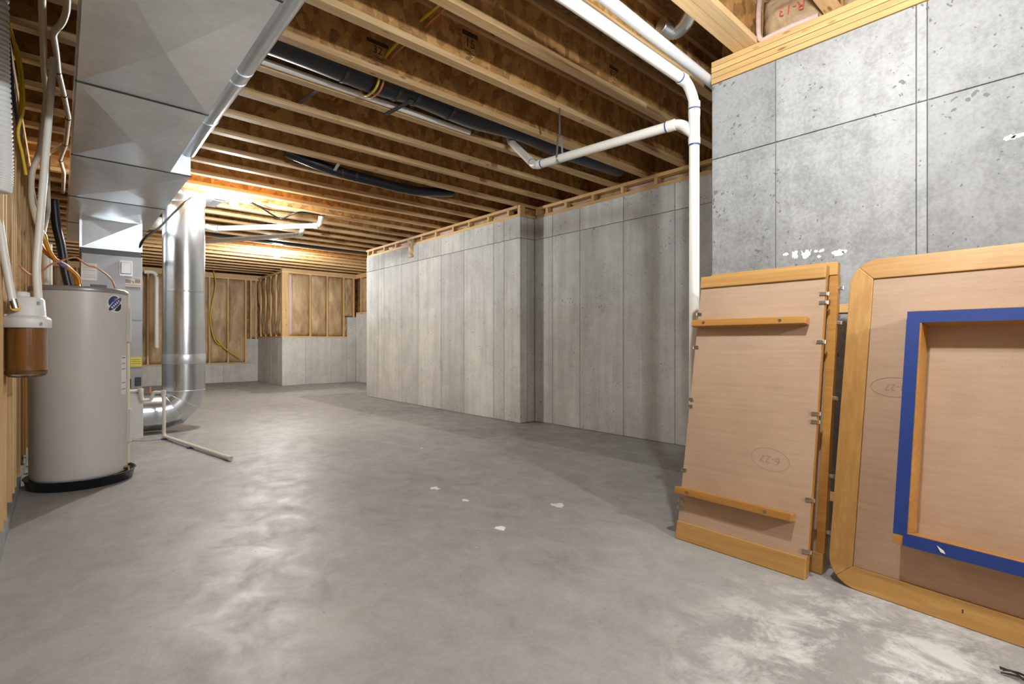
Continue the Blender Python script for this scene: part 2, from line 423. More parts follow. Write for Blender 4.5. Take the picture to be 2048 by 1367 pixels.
panels(w3, 0, XJ+D, -1, cuts([YJ, 4.873, 5.082, 5.729, 6.302, 6.949, 7.468, 8.075, 8.279, YE]), [(0, 2.285), (2.285, CT)], 'con')
panels(w3, 1, YJ+D, -1, cuts([XJ, 4.34, XR]), [(0, 2.285), (2.285, CT)], 'con')
panels(w3, 1, YE-D, 1, cuts([XJ, 4.8, 5.55]), [(0, 2.285), (2.285, CT)], 'con_far')
# far end: pier, far wall and side wall with framing on top
XP, YP = 3.78, 12.1
w4 = struct(B(XP+D, 5.95, YP+D, YF+.3, 0, 1.10).build('wall_far_pier', 'seam'), 'low concrete pier in the far corner with framing on top')
w4b = MB().box(5.33, 5.95, YP+.005, YF, 1.10, 1.62).build('step', 'con_far', w4)
panels(w4, 1, YP+D, -1, cuts([XP, 4.30, 4.92, 5.30, 5.55]), [(0, 1.10)], 'con_far', .004)
panels(w4, 0, XP+D, -1, cuts([YP, 12.9, YF]), [(0, 1.10)], 'con_far', .004)
w5 = struct(B(-.55, XP+.1, YF+D, YF+.3, 0, .455).build('wall_far', 'seam'), 'far wall of open studs and kraft insulation on a low concrete curb')
panels(w5, 1, YF+D, -1, cuts([-.5, .4, 1.3, 2.2, 3.0, XP]), [(0, .455)], 'con_far', .004)
B(3.52, XP+.05, YF-.001, YF+.3, .455, 1.08).build('step', 'con_far', w5)
w6 = struct(B(5.55+D, 5.95, YE, YP, 0, 1.70).build('wall_far_side', 'seam'), 'far side wall glimpsed past the end of the long wall')
panels(w6, 0, 5.55+D, -1, cuts([YE, 9.4, 10.0, 10.6, 11.2, 11.7, YP]), [(0, 1.70)], 'con_far')
w7 = struct(B(-.6, 4.9, YB-.3, YB, 0, 2.99).build('wall_back', 'con_near'), 'concrete wall behind the camera')

# framing helpers
stud_mesh = {}
def stud(parent, x, y, z0, z1, along='x', w=.038, d=.089):
    """w across the wall line, d deep into the wall"""
    key = (along, round(z1-z0, 3), w, d)
    if key not in stud_mesh:
        sx_, sy_ = (w, d) if along == 'x' else (d, w)
        stud_mesh[key] = B(-sx_/2, sx_/2, -sy_/2, sy_/2, 0, z1-z0).mesh('stud', M['lum_z'])
    return inst('stud', stud_mesh[key], (x, y, z0), parent)
def batt(parent, p0, p1, z0, z1, nrm, bulge=.03, name='insulation_batt', mat='kraft', seed=0, nx=8, nz=16):
    p0, p1, nrm = Vector((*p0, 0)), Vector((*p1, 0)), Vector((*nrm, 0)); rnd = random.Random(seed)
    vs, fs = [], []
    ph = [rnd.uniform(0, 6) for _ in range(6)]
    for j in range(nz+1):
        for i in range(nx+1):
            u, t = i/nx, j/nz
            h = bulge*(4*u*(1-u))**.5*(.6+.4*math.sin(4*t+ph[0]))+.018*math.sin(9*t+ph[1]+4*u)*math.sin(5*u+ph[2])+.008*math.sin(17*t+ph[3]-7*u)+rnd.uniform(-.004, .004)
            if i in (0, nx) or j in (0, nz): h = -.012+rnd.uniform(0, .012)
            vs.append(p0.lerp(p1, u)+nrm*h+Vector((0, 0, z0+(z1-z0)*t)))
    n = nx+1
    for j in range(nz):
        for i in range(nx): fs.append((j*n+i, j*n+i+1, (j+1)*n+i+1, (j+1)*n+i))
    back = [p0-nrm*.07+Vector((0, 0, z0)), p1-nrm*.07+Vector((0, 0, z0)), p1-nrm*.07+Vector((0, 0, z1)), p0-nrm*.07+Vector((0, 0, z1))]
    k = len(vs); vs += back
    fs += [(k, k+1, k+2, k+3), tuple([k, k+1]+[i for i in range(nx, -1, -1)]), tuple([k+3, k+2]+[nz*n+i for i in range(nx, -1, -1)]),
           tuple([k]+[j*n for j in range(nz+1)]+[k+3]), tuple([k+1]+[j*n+nx for j in range(nz+1)]+[k+2])]
    m_ = MB().add(vs, fs, True); return m_.build(name, mat, parent)

# far stud wall (y = YF)
sxs = [3.50, 3.10, 2.70, 2.29, 1.89, 1.48, 1.08, .67, .27, -.13]
B(-.5, 3.52, YF, YF+.12, .455, .493).build('bottom_plate', 'lum_x', w5)
B(-.5, XP+.1, YF, YF+.12, 2.56, 2.598).build('top_plate', 'lum_x', w5); B(-.5, XP+.1, YF, YF+.12, 2.60, JB).build('header', 'lum_x', w5)
for x in sxs: stud(w5, x, YF+.045, .493, 2.56)
for i, (a, c_) in enumerate(zip(sxs[1:], sxs[:-1])): batt(w5, (a+.02, YF+.03), (c_-.02, YF+.03), .50, 2.555, (0, -1), .035, seed=i)
stud(w5, 3.62, YF+.045, 1.08, 2.56); stud(w5, 3.74, YF+.045, 1.08, 2.56)
batt(w5, (3.64, YF+.03), (3.73, YF+.03), 1.10, 2.55, (0, -1), .02, seed=40)
# pier framing: front (y = YP) and side (x = XP)
TB = 2.585
B(XP, 5.33, YP, YP+.12, 1.10, 1.138).build('bottom_plate', 'lum_x', w4); B(XP+.0, XP+.12, YP+.13, YF-.02, 1.10, 1.138).build('bottom_plate', 'lum_y', w4)
B(XP, 5.95, YP, YP+.12, TB, TB+.05).build('top_plate', 'lum_x', w4); B(XP, 5.95, YP-.004, YP+.12, TB+.053, JB).build('header', 'lum_x', w4)
B(XP, XP+.12, YP+.13, YF-.02, TB, TB+.05).build('top_plate', 'lum_y', w4)
fx = [3.83, 4.40, 4.80, 5.10+.11, 5.46]
stud(w4, 3.85, YP+.045, 1.138, TB, 'x', .14)
for x in (4.42, 4.83, 5.24): stud(w4, x, YP+.045, 1.138, TB)
stud(w4, 5.50, YP+.045, 1.62, TB)
for i, (a, c_) in enumerate(((3.93, 4.40), (4.44, 4.81), (4.85, 5.22), (5.26, 5.48))):
    batt(w4, (a, YP+.03), (c_, YP+.03), 1.145 if i < 3 else 1.64, TB-.005, (0, -1), .04, seed=60+i)
batt(w4, (5.255, YP+.03), (5.325, YP+.03), 1.145, 1.62, (0, -1), .01, seed=71)
batt(w4, (3.93, YP+.02), (4.02, YP+.02), 1.145, TB-.01, (0, -1), .03, 'insulation_edge', 'pink', seed=70, nx=3)
ys = [12.30, 12.58, 12.98, 13.39, 13.80]
for y in ys[1:]: stud(w4, XP+.045, y, 1.138, TB, 'y')
for i, (a, c_) in enumerate(zip([12.16]+ys[1:], ys[1:]+[13.99])): batt(w4, (XP+.03, a+.02), (XP+.03, c_-.02), 1.145, TB-.005, (-1, 0), .045, seed=80+i)
# side wall framing (x = 5.55)
B(5.55, 5.67, YE, YP-.02, 1.70, 1.738).build('bottom_plate', 'lum_y', w6); B(5.55, 5.67, YE, YP-.02, TB, JB).build('top_plate', 'lum_y', w6)
B(XP+.125, 6.0, YP+.125, YP+.14, 1.0, JB+JH).build('sheathing', 'osb_floor', w4); B(XP+.125, XP+.14, YP+.14, YF+.2, 1.0, JB+JH).build('sheathing', 'osb_floor', w4)
B(5.68, 5.70, YE-.1, YP, 1.6, JB+JH).build('sheathing', 'osb_floor', w6); B(-.55, XP+.2, YF+.125, YF+.14, .4, JB+JH).build('sheathing', 'osb_floor', w5)
yy = [9.0, 9.4, 9.81, 10.22, 10.62, 11.03, 11.43, 11.84]
for y in yy: stud(w6, 5.595, y, 1.738, TB, 'y')
for i, (a, c_) in enumerate(zip(yy[:-1], yy[1:])): batt(w6, (5.58, a+.02), (5.58, c_-.02), 1.745, TB-.005, (-1, 0), .035, seed=90+i)
# left stud wall
XL = -.207
w8 = struct(B(-.36, XL-.096, YB, YF, 0, 2.98).build('wall_left', 'osb_floor'), 'open stud wall along the left side')
B(XL-.095, XL+.004, YB, YF, 0, .075).build('sill_curb', 'con_near', w8)
B(XL-.09, XL, YB, YF, 2.61, 2.648).build('top_plate', 'lum_y', w8); B(XL-.09, XL, YB, YF, 2.65, JB).build('top_plate', 'lum_y', w8)
y = -4.0
while y < 13.9:
    stud(w8, XL-.045, y, .075, 2.61, 'y'); y += .4064
stud(w8, XL-.045, 3.52, .075, 2.61, 'y'); stud(w8, XL-.045, 4.36, .075, 2.61, 'y')

# ------------------------------------------------------------------ ceiling: subfloor and I-joists

ceil = struct(B(-.55, 5.95, YB, YF+.3, JB+JH, JB+JH+.02).build('ceiling', 'osb_floor'), 'unfinished ceiling of wooden I-joists under the strand-board subfloor')
def jmeshes(x0, x1):
    fw, fh = .064, .038
    return (B(x0, x1, -.0055, .0055, fh, JH-fh).mesh('joist', M['osb']), B(x0, x1, -fw/2, fw/2, 0, fh).mesh('bottom_flange', M['lum_x']),
            B(x0, x1, -fw/2, fw/2, JH-fh, JH).mesh('top_flange', M['lum_x']))
jm = {k: jmeshes(*k) for k in ((-.3, 4.62), (-.3, 5.85), (-.3, 3.08))}
JY = {}
def joist(y, key):
    a, b_, c_ = jm[key]
    j = inst('joist', a, (0, y, JB), ceil)
    for n_, q in (('bottom_flange', b_), ('top_flange', c_)): inst(n_, q, (0, y, JB), j)
    return j
for k in range(-15, 27):
    y = 2.53+.4225*k
    if k == -3: y = 1.308
    key = (-.3, 3.08) if y < YC else ((-.3, 4.62) if y < YE else (-.3, 5.85))
    JY[k] = y
    j = joist(y, key)
joist(1.308-.066, (-.3, 3.08))
# stamped printing on the joist webs
def stamp(x, k, z0, w_, h_, txt):
    y = JY[k]-.0062
    t = empty('x', (0, 0, 0)); bpy.data.objects.remove(t)
    web = [o for o in ceil.children if o.name.startswith('joist') and abs(wloc(o).y-JY[k]) < 1e-4][0]
    g = MB(); g.box(x, x+w_, y, y+.0004, z0+h_*.84, z0+h_)
    rnd = random.Random(k)
    for i in range(7):
        a = rnd.uniform(0, .5)*w_; g.box(x+a, x+a+rnd.uniform(.2, .5)*w_, y, y+.0004, z0+h_*(.02+.055*i), z0+h_*(.045+.055*i))
    g.build('stamp', 'ink', web)
    letters(txt, h_*.42, (x+w_/2, y-.0002, z0+h_*.62), (1, 0, 0), (0, 0, 1), 'ink', web)
stamp(at_y(877, 60, JY[0]).x+.17, 0, JB+.05, .12, .19, '15')
stamp(at_y(695, 95, JY[1]).x+.12, 1, JB+.05, .15, .16, '32')
stamp(at_y(1195, 140, JY[-1]).x+.12, -1, JB+.05, .10, .13, '075')

# plates and cripple blocks on the foundation walls
for i in range(4):
    h_ = (JB-CT)/4
    B(XN+.0015*(i % 2)-.004, XN+.13, YB, YC+.0, CT+i*h_+.0018, CT+(i+1)*h_-.0018).build('sill_plate', 'lum_y', w1)
def curb_frame(wall, x, y0, y1, blocks):
    B(x+.012, x+.10, y0, y1, CT, CT+.036).build('sill_plate', 'lum_y', wall)
    B(x-.004, x+.084, y0, y1, JB-.036, JB-.001).build('top_plate', 'lum_y', wall)
    for y in blocks: B(x+.002, x+.084, y-.019, y+.019, CT+.036, JB-.036).build('block', 'lum_z', wall)
    ys_ = sorted(blocks)
    for i, (a, c_) in enumerate(zip(ys_[:-1], ys_[1:])):
        if c_-a > .15: batt(wall, (x+.06, a+.02), (x+.06, c_-.02), CT+.036, JB-.04, (-1, 0), .02, seed=i+7, nx=8, nz=4, mat='kraft' if i % 3 else 'pink')
curb_frame(w2, XR, YC+.1, YJ-.02, [1.7, 2.0, 2.42, 2.83, 3.24, 3.64, 4.05, 4.36, 4.5])
curb_frame(w3, XJ, YJ+.05, YE, [4.80, 5.2, 5.62, 6.0, 6.45, 6.85, 7.26, 7.67, 8.08, 8.5, 8.7])
B(XJ+.004, XJ+.085, YJ+.004, YJ+.05, CT, JB).build('corner_post', 'lum_z', w3)
B(XJ+.09, XR+.02, YJ-.002, YJ+.085, CT, CT+.036).build('sill_plate', 'lum_x', w3); B(XJ+.09, XR+.02, YJ+.01, YJ+.03, CT+.036, JB-.03).build('blocking', 'osb', w3)
B(XR-.01, XR+.05, YJ-.09, YJ-.03, CT+.036, JB-.036).build('block', 'lum_z', w2)
B(4.62, 4.65, YC+.1, YE, CT, JB+JH).build('rim_board', 'osb', ceil)
B(XN+.14, XN+.17, YB, YC, CT+.1, JB+JH).build('rim_board', 'osb', ceil)
# rim insulation above the near wall
def rim_batt(y0, y1, i, lab):
    o = batt(None, (XN+.07, y1), (XN+.07, y0), JB+.004, JB+.26, (-1, 0), .05, 'insulation_batt', 'kraft', seed=200+i, nx=12, nz=10)
    tag(o, lab, 'insulation', 'rim insulation above the near wall')
    return o
rb = rim_batt(JY[-4]+.035, 1.20, 1, 'brown paper-faced batt printed with red lettering, stuffed on the plate above the pale wall')
letters('R-13', .07, (XN+.008, 1.03, JB+.115), (0, 1, .12), (0, .12, -1), 'red_print', rb)
MB().tube(bez([(XN+.03, 1.205, JB+.26), (XN+.0, 1.20, JB+.15), (XN+.01, 1.195, JB+.02), (XN+.005, 1.12, JB+.012), (XN+.0, 1.0, JB+.012), (XN+.01, .90, JB+.014)]), .014, 7).build('pink_edge', 'pink', rb)
rb2 = rim_batt(JY[-5]+.035, JY[-4]-.035, 2, 'second paper-faced batt above the pale wall, cut by the top edge of the picture')
sc = batt(None, (XJ-.01, at_x(827, 500, XJ).y), (XJ-.01, at_x(818, 500, XJ).y), 2.36, CT+.10, (-1, 0), .02, 'insulation_scrap', 'kraft', seed=301, nx=5, nz=14)
tag(sc, 'torn strip of insulation dangling over the top of the long streaked wall', 'insulation')

# ------------------------------------------------------------------ lamps
def lamp(loc, st, label, r=.042, box=True, col=(.96, .97, .95), drop=0):
    x, y, z = loc
    t = thing('light_bulb', (x, y, z), label, 'lamp', 'bare bulbs under the joists')
    g = MB(); g.lathe((x, y, z), [(.004, -r), (r*.5, -r*.86), (r*.87, -r*.5), (r, 0), (r*.87, r*.5), (r*.6, r*.95), (r*.45, r*1.5)], 16)
    g.build('globe', glow('glowing bulb '+label[:12], col, st), t)
    MB().lathe((x, y, z), [(.016, r*1.5), (.022, r*1.6), (.022, r*2.6), (.012, r*2.7)], 12).build('socket', 'white', t)
    if box: MB().lathe((x, y, z), [(.052, r*2.7), (.052, r*2.7+.045)], 8).build('junction_box', 'blue_cable' if box == 2 else 'pvc_grey', t, .004)
    if drop: MB().tube([(x, y, z+r*2.7), (x, y, JB)], .004, 6).build('cord', 'black_rub', t)
    return t
lamp((1.47, 6.37, 2.565), BULB_MID, 'glaring bare bulb under the joists beside the tall round duct', box=2)
lamp((2.97, 9.80, 2.565), BULB_FAR, 'far bare bulb in front of the insulated pier')
lamp((1.66, .58, 2.28), BULB_NEAR, 'bare bulb hanging just above the camera', .035, False, (.93, .99, 1.03), 1)
lamp((1.5, -2.4, 2.3), FILL_BACK, 'bare bulb at the back end of the basement', .035, False, (.93, .99, 1.03), 1)  # added out of view as fill light for the foreground

# ------------------------------------------------------------------ supply trunk duct
TZ, TT, TX0 = 2.24, 2.55, .06
td = thing('trunk_duct', (.33, 1.3, TZ), 'wide galvanised trunk duct with cross-creased panels along the ceiling', 'duct')
def crossed(m_, quad, centre):
    q = [Vector(p) for p in quad]; k = len(m_.v)
    m_.add(q+[Vector(centre)], [(0, 1, 4), (1, 2, 4), (2, 3, 4), (3, 0, 4)])
def trunk(y0, y1, x1, par=td):
    m_ = MB()
    bl = [(TX0, y0, TZ), (x1, y0, TZ), (x1, y1, TZ), (TX0, y1, TZ)]
    crossed(m_, bl, ((TX0+x1)/2, (y0+y1)/2, TZ-.030))
    m_.add([(TX0, y0, TZ), (TX0, y1, TZ), (TX0, y1, TT), (TX0, y0, TT)], [(0, 1, 2, 3)])
    m_.add([(x1, y0, TZ), (x1, y1, TZ), (x1, y1, TT), (x1, y0, TT)], [(3, 2, 1, 0)])
    m_.add([(TX0, y0, TT), (x1, y0, TT), (x1, y1, TT), (TX0, y1, TT)], [(0, 1, 2, 3)])
    m_.add([(TX0, y0, TZ), (x1, y0, TZ), (x1, y0, TT), (TX0, y0, TT)], [(0, 1, 2, 3)])
    m_.add([(TX0, y1, TZ), (x1, y1, TZ), (x1, y1, TT), (TX0, y1, TT)], [(3, 2, 1, 0)])
    return m_.build('section', 'galv', par)
for y0, y1, x1 in ((-.55, .69, .60), (.69, 1.93, .60), (1.93, 3.17, .60), (3.17, 4.43, .60), (4.43, 5.70, .73), (5.70, 6.95, .73), (6.95, 8.2, .73)):
    trunk(y0+.002, y1-.002, x1)
    if y0 > -.5: B(TX0-.006, x1+.006, y0-.007, y0+.007, TZ-.003, TZ+.004).build('drive_cleat', 'cleat', td)
vp = thing('vent_pipe', (.70, 2.0, 2.42), 'slim silver vent pipe running beside the trunk duct', 'pipe')
PX, PZ, PR = .715, 2.45, .05
MB().tube([(PX+.03, -.5, PZ+.06), (PX+.01, 2.95, PZ)], PR, 20).build('pipe_length', 'galv_dull', vp)
MB().tube([(PX+.01, 2.93, PZ), (PX+.006, 3.75, PZ)], PR*1.0, 20).build('pipe_length', 'galv_dull', vp)
MB().tube([(PX+.006, 3.73, PZ), (PX, 4.44, PZ-.02)], PR, 20).build('pipe_length', 'galv_dull', vp)
for y in (2.93, 3.06, 3.74, 3.87): MB().tube([(PX+.008, y, PZ), (PX+.008, y+.014, PZ)], PR+.003, 20).build('joint_band', 'galv', vp)
MB().bar((PX-.05, 2.98, PZ), (.61, 2.9, JB), .02, .001, (0, 1, 0)).build('hanger_strap', 'galv_dull', vp)

# ------------------------------------------------------------------ air handler
AX0, AX1, AY = .153, .642, 6.50
ah = thing('air_handler', ((AX0+AX1)/2, 6.8, 0), 'tall grey air handler cabinet standing behind the water heater', 'furnace')
B(AX0, AX1, AY+.012, 7.08, .48, 1.88).build('body', 'cab', ah, .004)
B(AX0+.003, AX1-.003, AY, AY+.0115, 1.225, 1.875).build('upper_door', 'cab', ah, .003)
B(AX0+.003, AX1-.003, AY, AY+.0115, .735, 1.215).build('middle_door', 'cab', ah, .003)
B(AX0+.003, AX1-.003, AY, AY+.0115, .485, .725).build('lower_door', 'cab', ah, .003)
def sticker(par, y, u0, v0, u1, v1, mat, name, d=.002):
    a, c_ = at_y(u0, v0, y), at_y(u1, v1, y); return B(a.x, c_.x, y-d, y, c_.z, a.z).build(name, mat, par)
sticker(ah, AY, 162, 524, 194, 561, 'paper', 'notice')
for i in range(6): sticker(ah, AY-.0022, 166, 530+i*4.6, 190 if i % 3 else 180, 531.2+i*4.6, 'grey_print', 'print_line', .0005)
cv = sticker(ah, AY, 239, 520, 265, 553, 'heater_rim', 'cover_plate', .012)
o_ = at_y(252, 536, AY-.012); MB().lathe((0, 0, 0), [(.001, .02), (.02, .015), (.03, 0)], 16)
MB().obox(o_, (.045, 0, 0), (0, .008, 0), (0, 0, .06)).build('boss', 'heater_rim', cv, .007, 3)
st_ = sticker(ah, AY, 250, 553, 282, 580, 'paper', 'rating_label')
for u0, v0, u1, v1, mt in ((251, 554, 281, 557, 'orange_print'), (251, 558, 262, 566, 'grey_print'), (270, 558, 281, 566, 'grey_print'), (251, 568, 281, 571, 'orange_print'), (251, 572, 281, 579, 'grey_print'), (264, 561, 266, 563, 'black'), (266, 563, 268, 566, 'black')):
    sticker(ah, AY-.0022, u0, v0, u1, v1, mt, 'print_block', .0005)
yl = sticker(ah, AY, 261, 714, 283, 732, 'yellow_lbl', 'yellow_label')
for i in range(3): sticker(ah, AY-.0022, 263, 718+i*4, 281, 719+i*4, 'grey_print', 'print_line', .0003)
sticker(ah, AY, 270, 754, 282, 771, 'black', 'drain_port', .02)
sticker(ah, AY, 256, 757, 262, 776, 'black', 'drain_port', .02)
rbx = thing('return_air_box', (.4, 6.8, 0), 'white grilled return-air box under the grey air handler', 'return box')
B(AX0, AX1+.005, AY-.01, 7.1, 0, .475).build('box', 'white', rbx, .004)
g = MB()
for i in range(26): g.obox((.36, AY-.014, .09+i*.0125), (.14, 0, 0), (0, .005, .002), (0, -.002, .0035))
stuff(g.build('grille', 'white', rbx))
for a in ((.20, .52, .065, .082), (.20, .52, .415, .43)): B(a[0], a[1], AY-.02, AY-.0105, a[2], a[3]).build('grille_rim', 'white', rbx, .003)
for a in ((.20, .218), (.502, .52)): B(a[0], a[1], AY-.02, AY-.0105, .082, .415).build('grille_rim', 'white', rbx, .003)
pl = thing('plenum', (.4, 6.8, 1.93), 'bright folded-metal plenum box between air handler and trunk duct', 'duct')
m_ = MB()
pq = [(AX0-.004, AY, 1.93), (AX1-.01, AY, 1.93), (AX1-.01, AY, TZ-.002), (AX0-.004, AY, TZ-.002)]
crossed(m_, pq, (.395, AY-.022, 2.085))
m_.box(AX0-.004, AX1-.01, AY+.002, 7.05, 1.93, TZ-.002); m_.build('shell', 'galv', pl)
B(AX0-.012, AX0+.006, AY-.008, AY+.006, 1.93, TZ-.004).build('corner_rim', 'galv', pl); B(AX1-.02, AX1-.002, AY-.008, AY+.006, 1.93, TZ-.004).build('corner_rim', 'galv', pl)
B(AX0, AX1-.012, AY+.01, 7.05, 1.88, 1.93).build('gasket', 'black', pl)

# ------------------------------------------------------------------ round return duct
RX, RY, RR = 1.058, 6.82, .21
rd = thing('return_duct', (RX, RY, 0), 'tall round galvanised return duct with a segmented elbow at the floor', 'duct')
MB().lathe((RX, RY, 0), [(RR, .60), (RR, 1.57)], 40, False).build('pipe_length', 'galv_round', rd)
MB().lathe((RX, RY, 0), [(RR-.003, 1.56), (RR-.003, 2.56)], 40, False).build('pipe_length', 'galv_round', rd)
MB().lathe((RX, RY, 0), [(RR+.002, 1.562), (RR+.005, 1.57), (RR+.002, 1.578)], 40, False).build('joint_band', 'galv_round', rd)
MB().lathe((RX, RY, 0), [(RR+.003, .755), (RR+.005, .76), (RR+.005, .86), (RR+.003, .865)], 40, False).build('joint_band', 'galv', rd)
MB().lathe((RX, RY, 0), [(RR, 2.56), (RR+.004, 2.575), (RR+.004, 2.62), (RR+.02, JB-.004)], 40, False).build('top_collar', 'galv_round', rd)
ECX, ECZ, CLR = RX-.225, .455, .225
def ring(t, seg=40):        # t: 0 = horizontal axis end pointing -x, 90 = vertical; mitred ring plane through the bend centre
    a = math.radians(t); out = []
    c0 = Vector((ECX+CLR*math.sin(a), RY, ECZ-CLR*math.cos(a))); er = Vector((math.sin(a), 0, -math.cos(a)))
    for k in range(seg):
        p = 2*math.pi*k/seg; out.append(c0+er*RR*math.cos(p)+Vector((0, RR*math.sin(p), 0)))
    return out
ang = [0, 30, 60, 90]
def gore(r0, r1, mat='galv_round'):
    n = len(r0); return MB().add(r0+r1, [(i, (i+1) % n, n+(i+1) % n, n+i) for i in range(n)], True).build('elbow_gore', mat, rd)
top = [Vector((RX+RR*math.cos(2*math.pi*k/40), RY+RR*math.sin(2*math.pi*k/40), .60)) for k in range(40)]
for a, c_ in zip(ang[:-1], ang[1:]): gore(ring(a), ring(c_))
gore(ring(90), top)
gore([p+Vector((-(ECX-AX1)+.0, 0, 0)) for p in ring(0)], ring(0))
for a in (0, 30, 60, 90):
    rg = ring(a); MB().tube(rg+[rg[0]], .004, 6, False).build('elbow_seam', 'galv', rd)
pb = thing('panned_joist_cover', (1.5, 6.8, JB), 'sheet-metal pan nailed under the joists beside the round duct', 'duct')
B(.78, 1.45, JY[10]-.03, JY[11]+.03, JB-.006, JB-.003).build('pan', 'galv', pb)
B(.80, 1.32, RY-.22, RY+.22, JB-.05, JB-.008).build('boot', 'galv', pb, .004)

# ------------------------------------------------------------------ water heater and pan
WX, WY, WR = .109, 4.77, .272
wh = thing('water_heater', (WX, WY, .05), 'stout grey cylindrical water heater standing in a black pan', 'water heater')
MB().lathe((WX, WY, 0), [(WR-.02, .055), (WR-.004, .06), (WR, .08), (WR, 1.345)], 64).build('tank', 'heater', wh)
MB().lathe((WX, WY, 0), [(WR+.002, 1.346), (WR+.004, 1.35), (WR+.004, 1.372), (WR-.004, 1.38), (.05, 1.385)], 64).build('top_rim', 'heater_rim', wh)
def on_tank(ang, z, r=WR): return Vector((WX+r*math.cos(ang), WY+r*math.sin(ang), z))
def patch(a0, a1, z0, z1, mat, name, par=wh, th=.0015, r=WR, n=6, fn=None):
    vs = []
    for i in range(n+1):
        a = a0+(a1-a0)*i/n
        for z in (z0, z1):
            for q in (r+.0002, r+th): vs.append(on_tank(a, z, q))
    fs = []
    for i in range(n):
        k = 4*i; fs += [(k+1, k+5, k+7, k+3), (k, k+2, k+6, k+4), (k, k+4, k+5, k+1), (k+2, k+3, k+7, k+6)]
    fs += [(0, 1, 3, 2), (4*n, 4*n+2, 4*n+3, 4*n+1)]
    return MB().add(vs, fs).build(name, mat, par)
A0 = math.radians(-7)
patch(A0-.10, A0+.14, .10, 1.36, 'cream', 'wire_cover', th=.012)
MB().bar(on_tank(A0, 1.39, .10), on_tank(A0, 1.385, WR+.01), .04, .02).build('wire_cover_top', 'cream', wh, .006)
patch(A0-.20, A0+.12, 1.00, 1.25, 'heater', 'access_panel', th=.022); patch(A0-.20, A0+.12, .26, .50, 'heater', 'access_panel', th=.022)
patch(A0-.50, A0-.27, .62, .90, 'paper', 'safety_label'); 
for z, mt in ((.882, 'red_print'), (.84, 'grey_print'), (.80, 'grey_print'), (.70, 'grey_print'), (.655, 'grey_print')): patch(A0-.48, A0-.30, z, z+.008, mt, 'print_line', th=.002)
# round badge with blue bar
BA, BZ = math.radians(-47), 1.272
bt = Vector((-math.sin(BA), math.cos(BA), 0)); bn = Vector((math.cos(BA), math.sin(BA), 0)); up = Vector((0, 0, 1))
def disc2(pts, off, mat, name, par=wh):
    return MB().prism([on_tank(BA, BZ, WR)+bn*off+bt*x+up*y-bn*(x*x/(2*WR)) for x, y in pts], bn*.0006).build(name, mat, par)
def ell(cx, cy, a, b_, rot=0, n=20, t0=0, t1=2*math.pi):
    c0, s0 = math.cos(rot), math.sin(rot); out = []
    for k in range(n):
        t = t0+(t1-t0)*k/(n-1 if t1-t0 < 6.2 else n); x, y = a*math.cos(t), b_*math.sin(t); out.append((cx+x*c0-y*s0, cy+x*s0+y*c0))
    return out
disc2(ell(0, 0, .060, .064), .0005, 'paper', 'badge')
disc2(ell(-.006, .006, .046, .048, .75, 14, .25, math.pi-.25), .0014, 'navy', 'badge_arc')
disc2(ell(.004, .020, .020, .022, .75, 10, .35, math.pi-.9), .0022, 'red_print', 'badge_flag')
disc2(ell(.010, -.012, .040, .042, .75, 14, math.pi+.3, 2*math.pi-.3), .0014, 'ink', 'badge_shade')
disc2(ell(0, -.002, .068, .019, .75), .0024, 'navy', 'badge_bar')
for i, s_ in enumerate((-.038, -.020, -.002, .016, .034)):
    disc2(ell(s_*math.cos(.75), -.002+s_*math.sin(.75), .006, .010, .75, 8), .0032, 'paper', 'badge_letter')
pan = thing('drain_pan', (WX, WY, 0), 'shallow black plastic drain pan under the water heater', 'drain pan')
PRr = .305
MB().lathe((WX+.01, WY, 0), [(PRr-.02, .0), (PRr-.012, .004), (PRr, .062), (PRr+.008, .066), (PRr+.004, .07), (PRr-.006, .062), (PRr-.022, .05), (.02, .05)], 64, False).build('tray', 'black', pan)
MB().lathe((WX+.01, WY, 0), [(PRr-.02, 0), (.02, 0.001)], 64, False).build('bottom', 'black', pan)
MB().tube([on_tank(math.radians(-28), .085, WR-.01), on_tank(math.radians(-28), .085, WR+.03)], .012, 10).build('drain_valve', 'brass', wh)
MB().tube([on_tank(math.radians(-28), .085, WR+.025), on_tank(math.radians(-28), .065, WR+.03)], .008, 8).build('drain_valve', 'brass', wh)
# flexible connectors
def cable(name, pts, r, mat, label, cat, group=None, n=8, seg=8, parts=()):
    P = bez(pts, n); o = MB().tube(P, r, seg).build(name, mat); return tag(o, label, cat, group)
def hose(pts, lab, tapes):
    t = thing('connector_hose', Vector(pts[-1]), lab, 'hose', 'flexible hoses on the water heater')
    P = bez(pts, 10); n = len(P)
    R = [.0125+.0018*(i % 2) for i in range(n)]
    MB().tube(P, R, 10).build('braided_hose', 'orange_hose', t)
    k0, k1 = int(n*tapes[0]), int(n*tapes[1]); MB().tube(P[k0:k1], .0148, 10).build('purple_wrap', 'purple_tape', t)
    for i in (0, n-1):
        d = (P[1]-P[0]).normalized() if i == 0 else (P[-1]-P[-2]).normalized()
        MB().tube([P[i]-d*.014, P[i]+d*.014], .018, 6).build('nut', 'brass', t)
hose([at_y(88, 473, 4.62), at_y(98, 500, 4.64), at_y(112, 520, 4.66), at_y(137, 537, 4.7), at_y(155, 553, 4.72), at_y(160, 573, 4.72)], 'upper orange braided hose curving down to the heater top', (.42, .58))
hose([at_y(80, 490, 4.68), at_y(92, 505, 4.70), at_y(108, 517, 4.74), at_y(135, 533, 4.80), at_y(150, 550, 4.86), at_y(155, 572, 4.88)], 'lower orange braided hose crossing behind its twin', (.30, .50))
